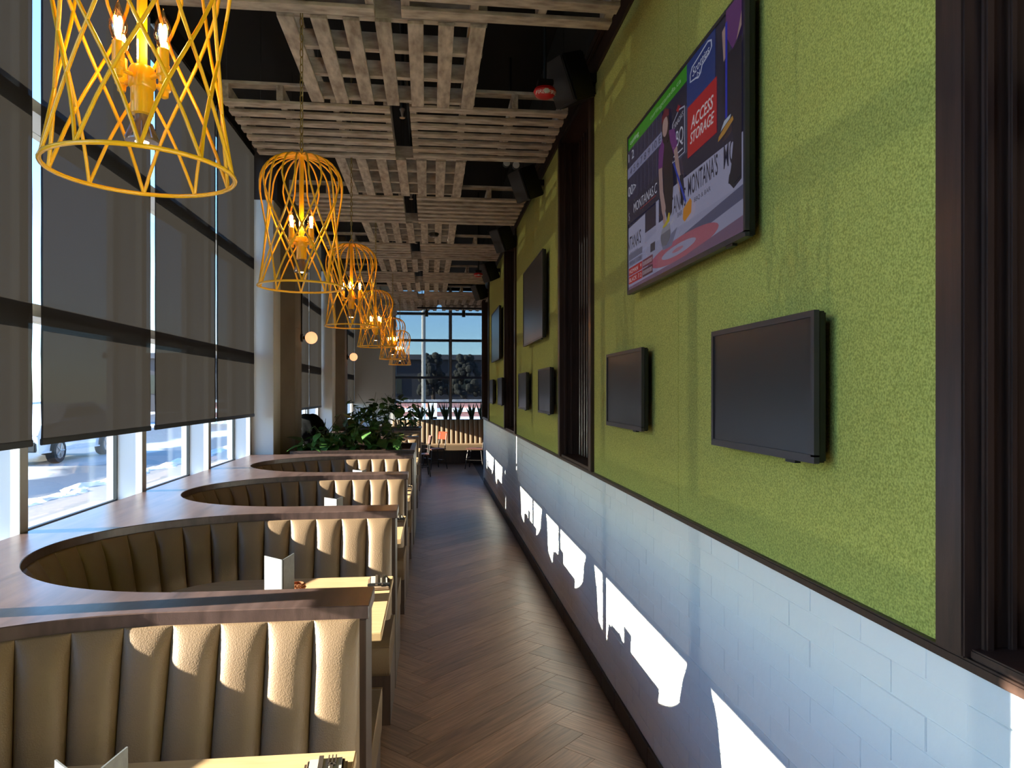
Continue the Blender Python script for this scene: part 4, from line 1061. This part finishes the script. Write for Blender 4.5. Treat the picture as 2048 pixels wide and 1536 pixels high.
for k, u in enumerate((841, 862, 891, 916, 943, 964)):
    x = 18.15 * math.tan(math.atan((u - 1024) / 1430) + TH); y = 18.15
    a_ = empty('aloe_plant', (x, y, 1.052), 'dark spiky aloe plant on the back bench ledge, %s from the left' % ORD[k], 'plant', 'aloe plants on the back ledge')
    MB().lathe([(.05, 1.052), (.062, 1.12), (.058, 1.12), (.05, 1.10)], (x, y, 0), 14).build('pot', 'pot', a_, smooth=40)
    for q in range(11):
        yaw = 2 * PI * q / 11 + rb.uniform(-.2, .2); tilt = rb.uniform(.08, .75) if q % 3 else rb.uniform(.02, .2)
        o = link('blade', blm, a_, None, (.02 * math.cos(yaw), .02 * math.sin(yaw), .05), (0, 0, 0))
        o.rotation_euler = (Matrix.Rotation(yaw, 3, 'Z') @ Matrix.Rotation(tilt, 3, 'Y')).to_euler(); ln = rb.uniform(.28, .44) * (1 - .12 * tilt); o.scale = (.066, .066, ln)

def make_chair(bm_):
    c = empty('cafe_chair', (0, 0, 0))   # faces -X, back at +X
    link('seat', MB().box(-.20, .20, -.20, .20, .44, .462).mesh('seat', bev=.02, seg=3), c, 'chair_wood')
    V = []; F = []
    for i in range(9):
        t = -1 + 2 * i / 8; yy = .19 * t; xx = .225 - .04 * t * t
        for z, dx in ((.66, 0), (.83, .03)): V += [(xx + dx, yy, z), (xx + dx + .014, yy, z)]
    for i in range(8):
        a = i * 4; F += [(a, a + 4, a + 6, a + 2), (a + 1, a + 3, a + 7, a + 5), (a, a + 1, a + 5, a + 4), (a + 2, a + 6, a + 7, a + 3)]
    F += [(0, 2, 3, 1), (32, 33, 35, 34)]
    link('backrest', MB().add(V, F).mesh('backrest', smooth=40), c, bm_)
    for sy in (-1, 1):
        link('back_post', MB().tube([(.18, sy * .15, .45), (.20, sy * .15, .6), (.228, sy * .14, .80)], .011, 8).mesh('back_post', smooth=True), c, 'chair_steel')
        for sx in (-1, 1):
            link('leg', MB().tube([(sx * .15, sy * .15, .445), (sx * .21, sy * .20, 0)], .012, 8).mesh('leg', smooth=True), c, 'chair_steel')
        link('stretcher', MB().tube([(-.18, sy * .177, .2), (.18, sy * .177, .2)], .008, 6).mesh('stretcher', smooth=True), c, 'chair_steel')
    link('stretcher', MB().tube([(.182, -.178, .19), (.182, .178, .19)], .008, 6).mesh('stretcher', smooth=True), c, 'chair_steel')
    link('stretcher', MB().tube([(-.182, -.178, .24), (-.182, .178, .24)], .008, 6).mesh('stretcher', smooth=True), c, 'chair_steel')
    return c
ch = make_chair('chair_orange'); ch.location = (.06, 16.35, 0); ch.rotation_euler = (0, 0, .5); tag(ch, 'cafe chair with a bright orange lit backrest in front of the back bench', 'chair', 'cafe chairs by the back bench')
ch = make_chair('chair_wood'); ch.location = (-.26, 14.95, 0); ch.rotation_euler = (0, 0, .1); tag(ch, 'dark cafe chair half hidden behind the farther planter', 'chair', 'cafe chairs by the back bench')
ch = make_chair('chair_wood'); ch.location = (1.0, 16.3, 0); ch.rotation_euler = (0, 0, -.3); tag(ch, 'dark cafe chair by the end of the white brick wall', 'chair', 'cafe chairs by the back bench')
t = empty('cafe_table', (-.75, 16.4, 0), 'small pale table in front of the back bench, behind the farther planter', 'table')
bx('table_top', 'table_wood', t, -1.05, -.5, 16.05, 16.75, .72, .75, bev=.004)
MB().tube([(-.78, 16.4, 0.01), (-.78, 16.4, .72)], .03, 10).build('pedestal', 'black_metal', t); MB().lathe([(.2, 0), (.2, .012), (.05, .03)], (-.78, 16.4, 0), 20).build('foot', 'black_metal', t)
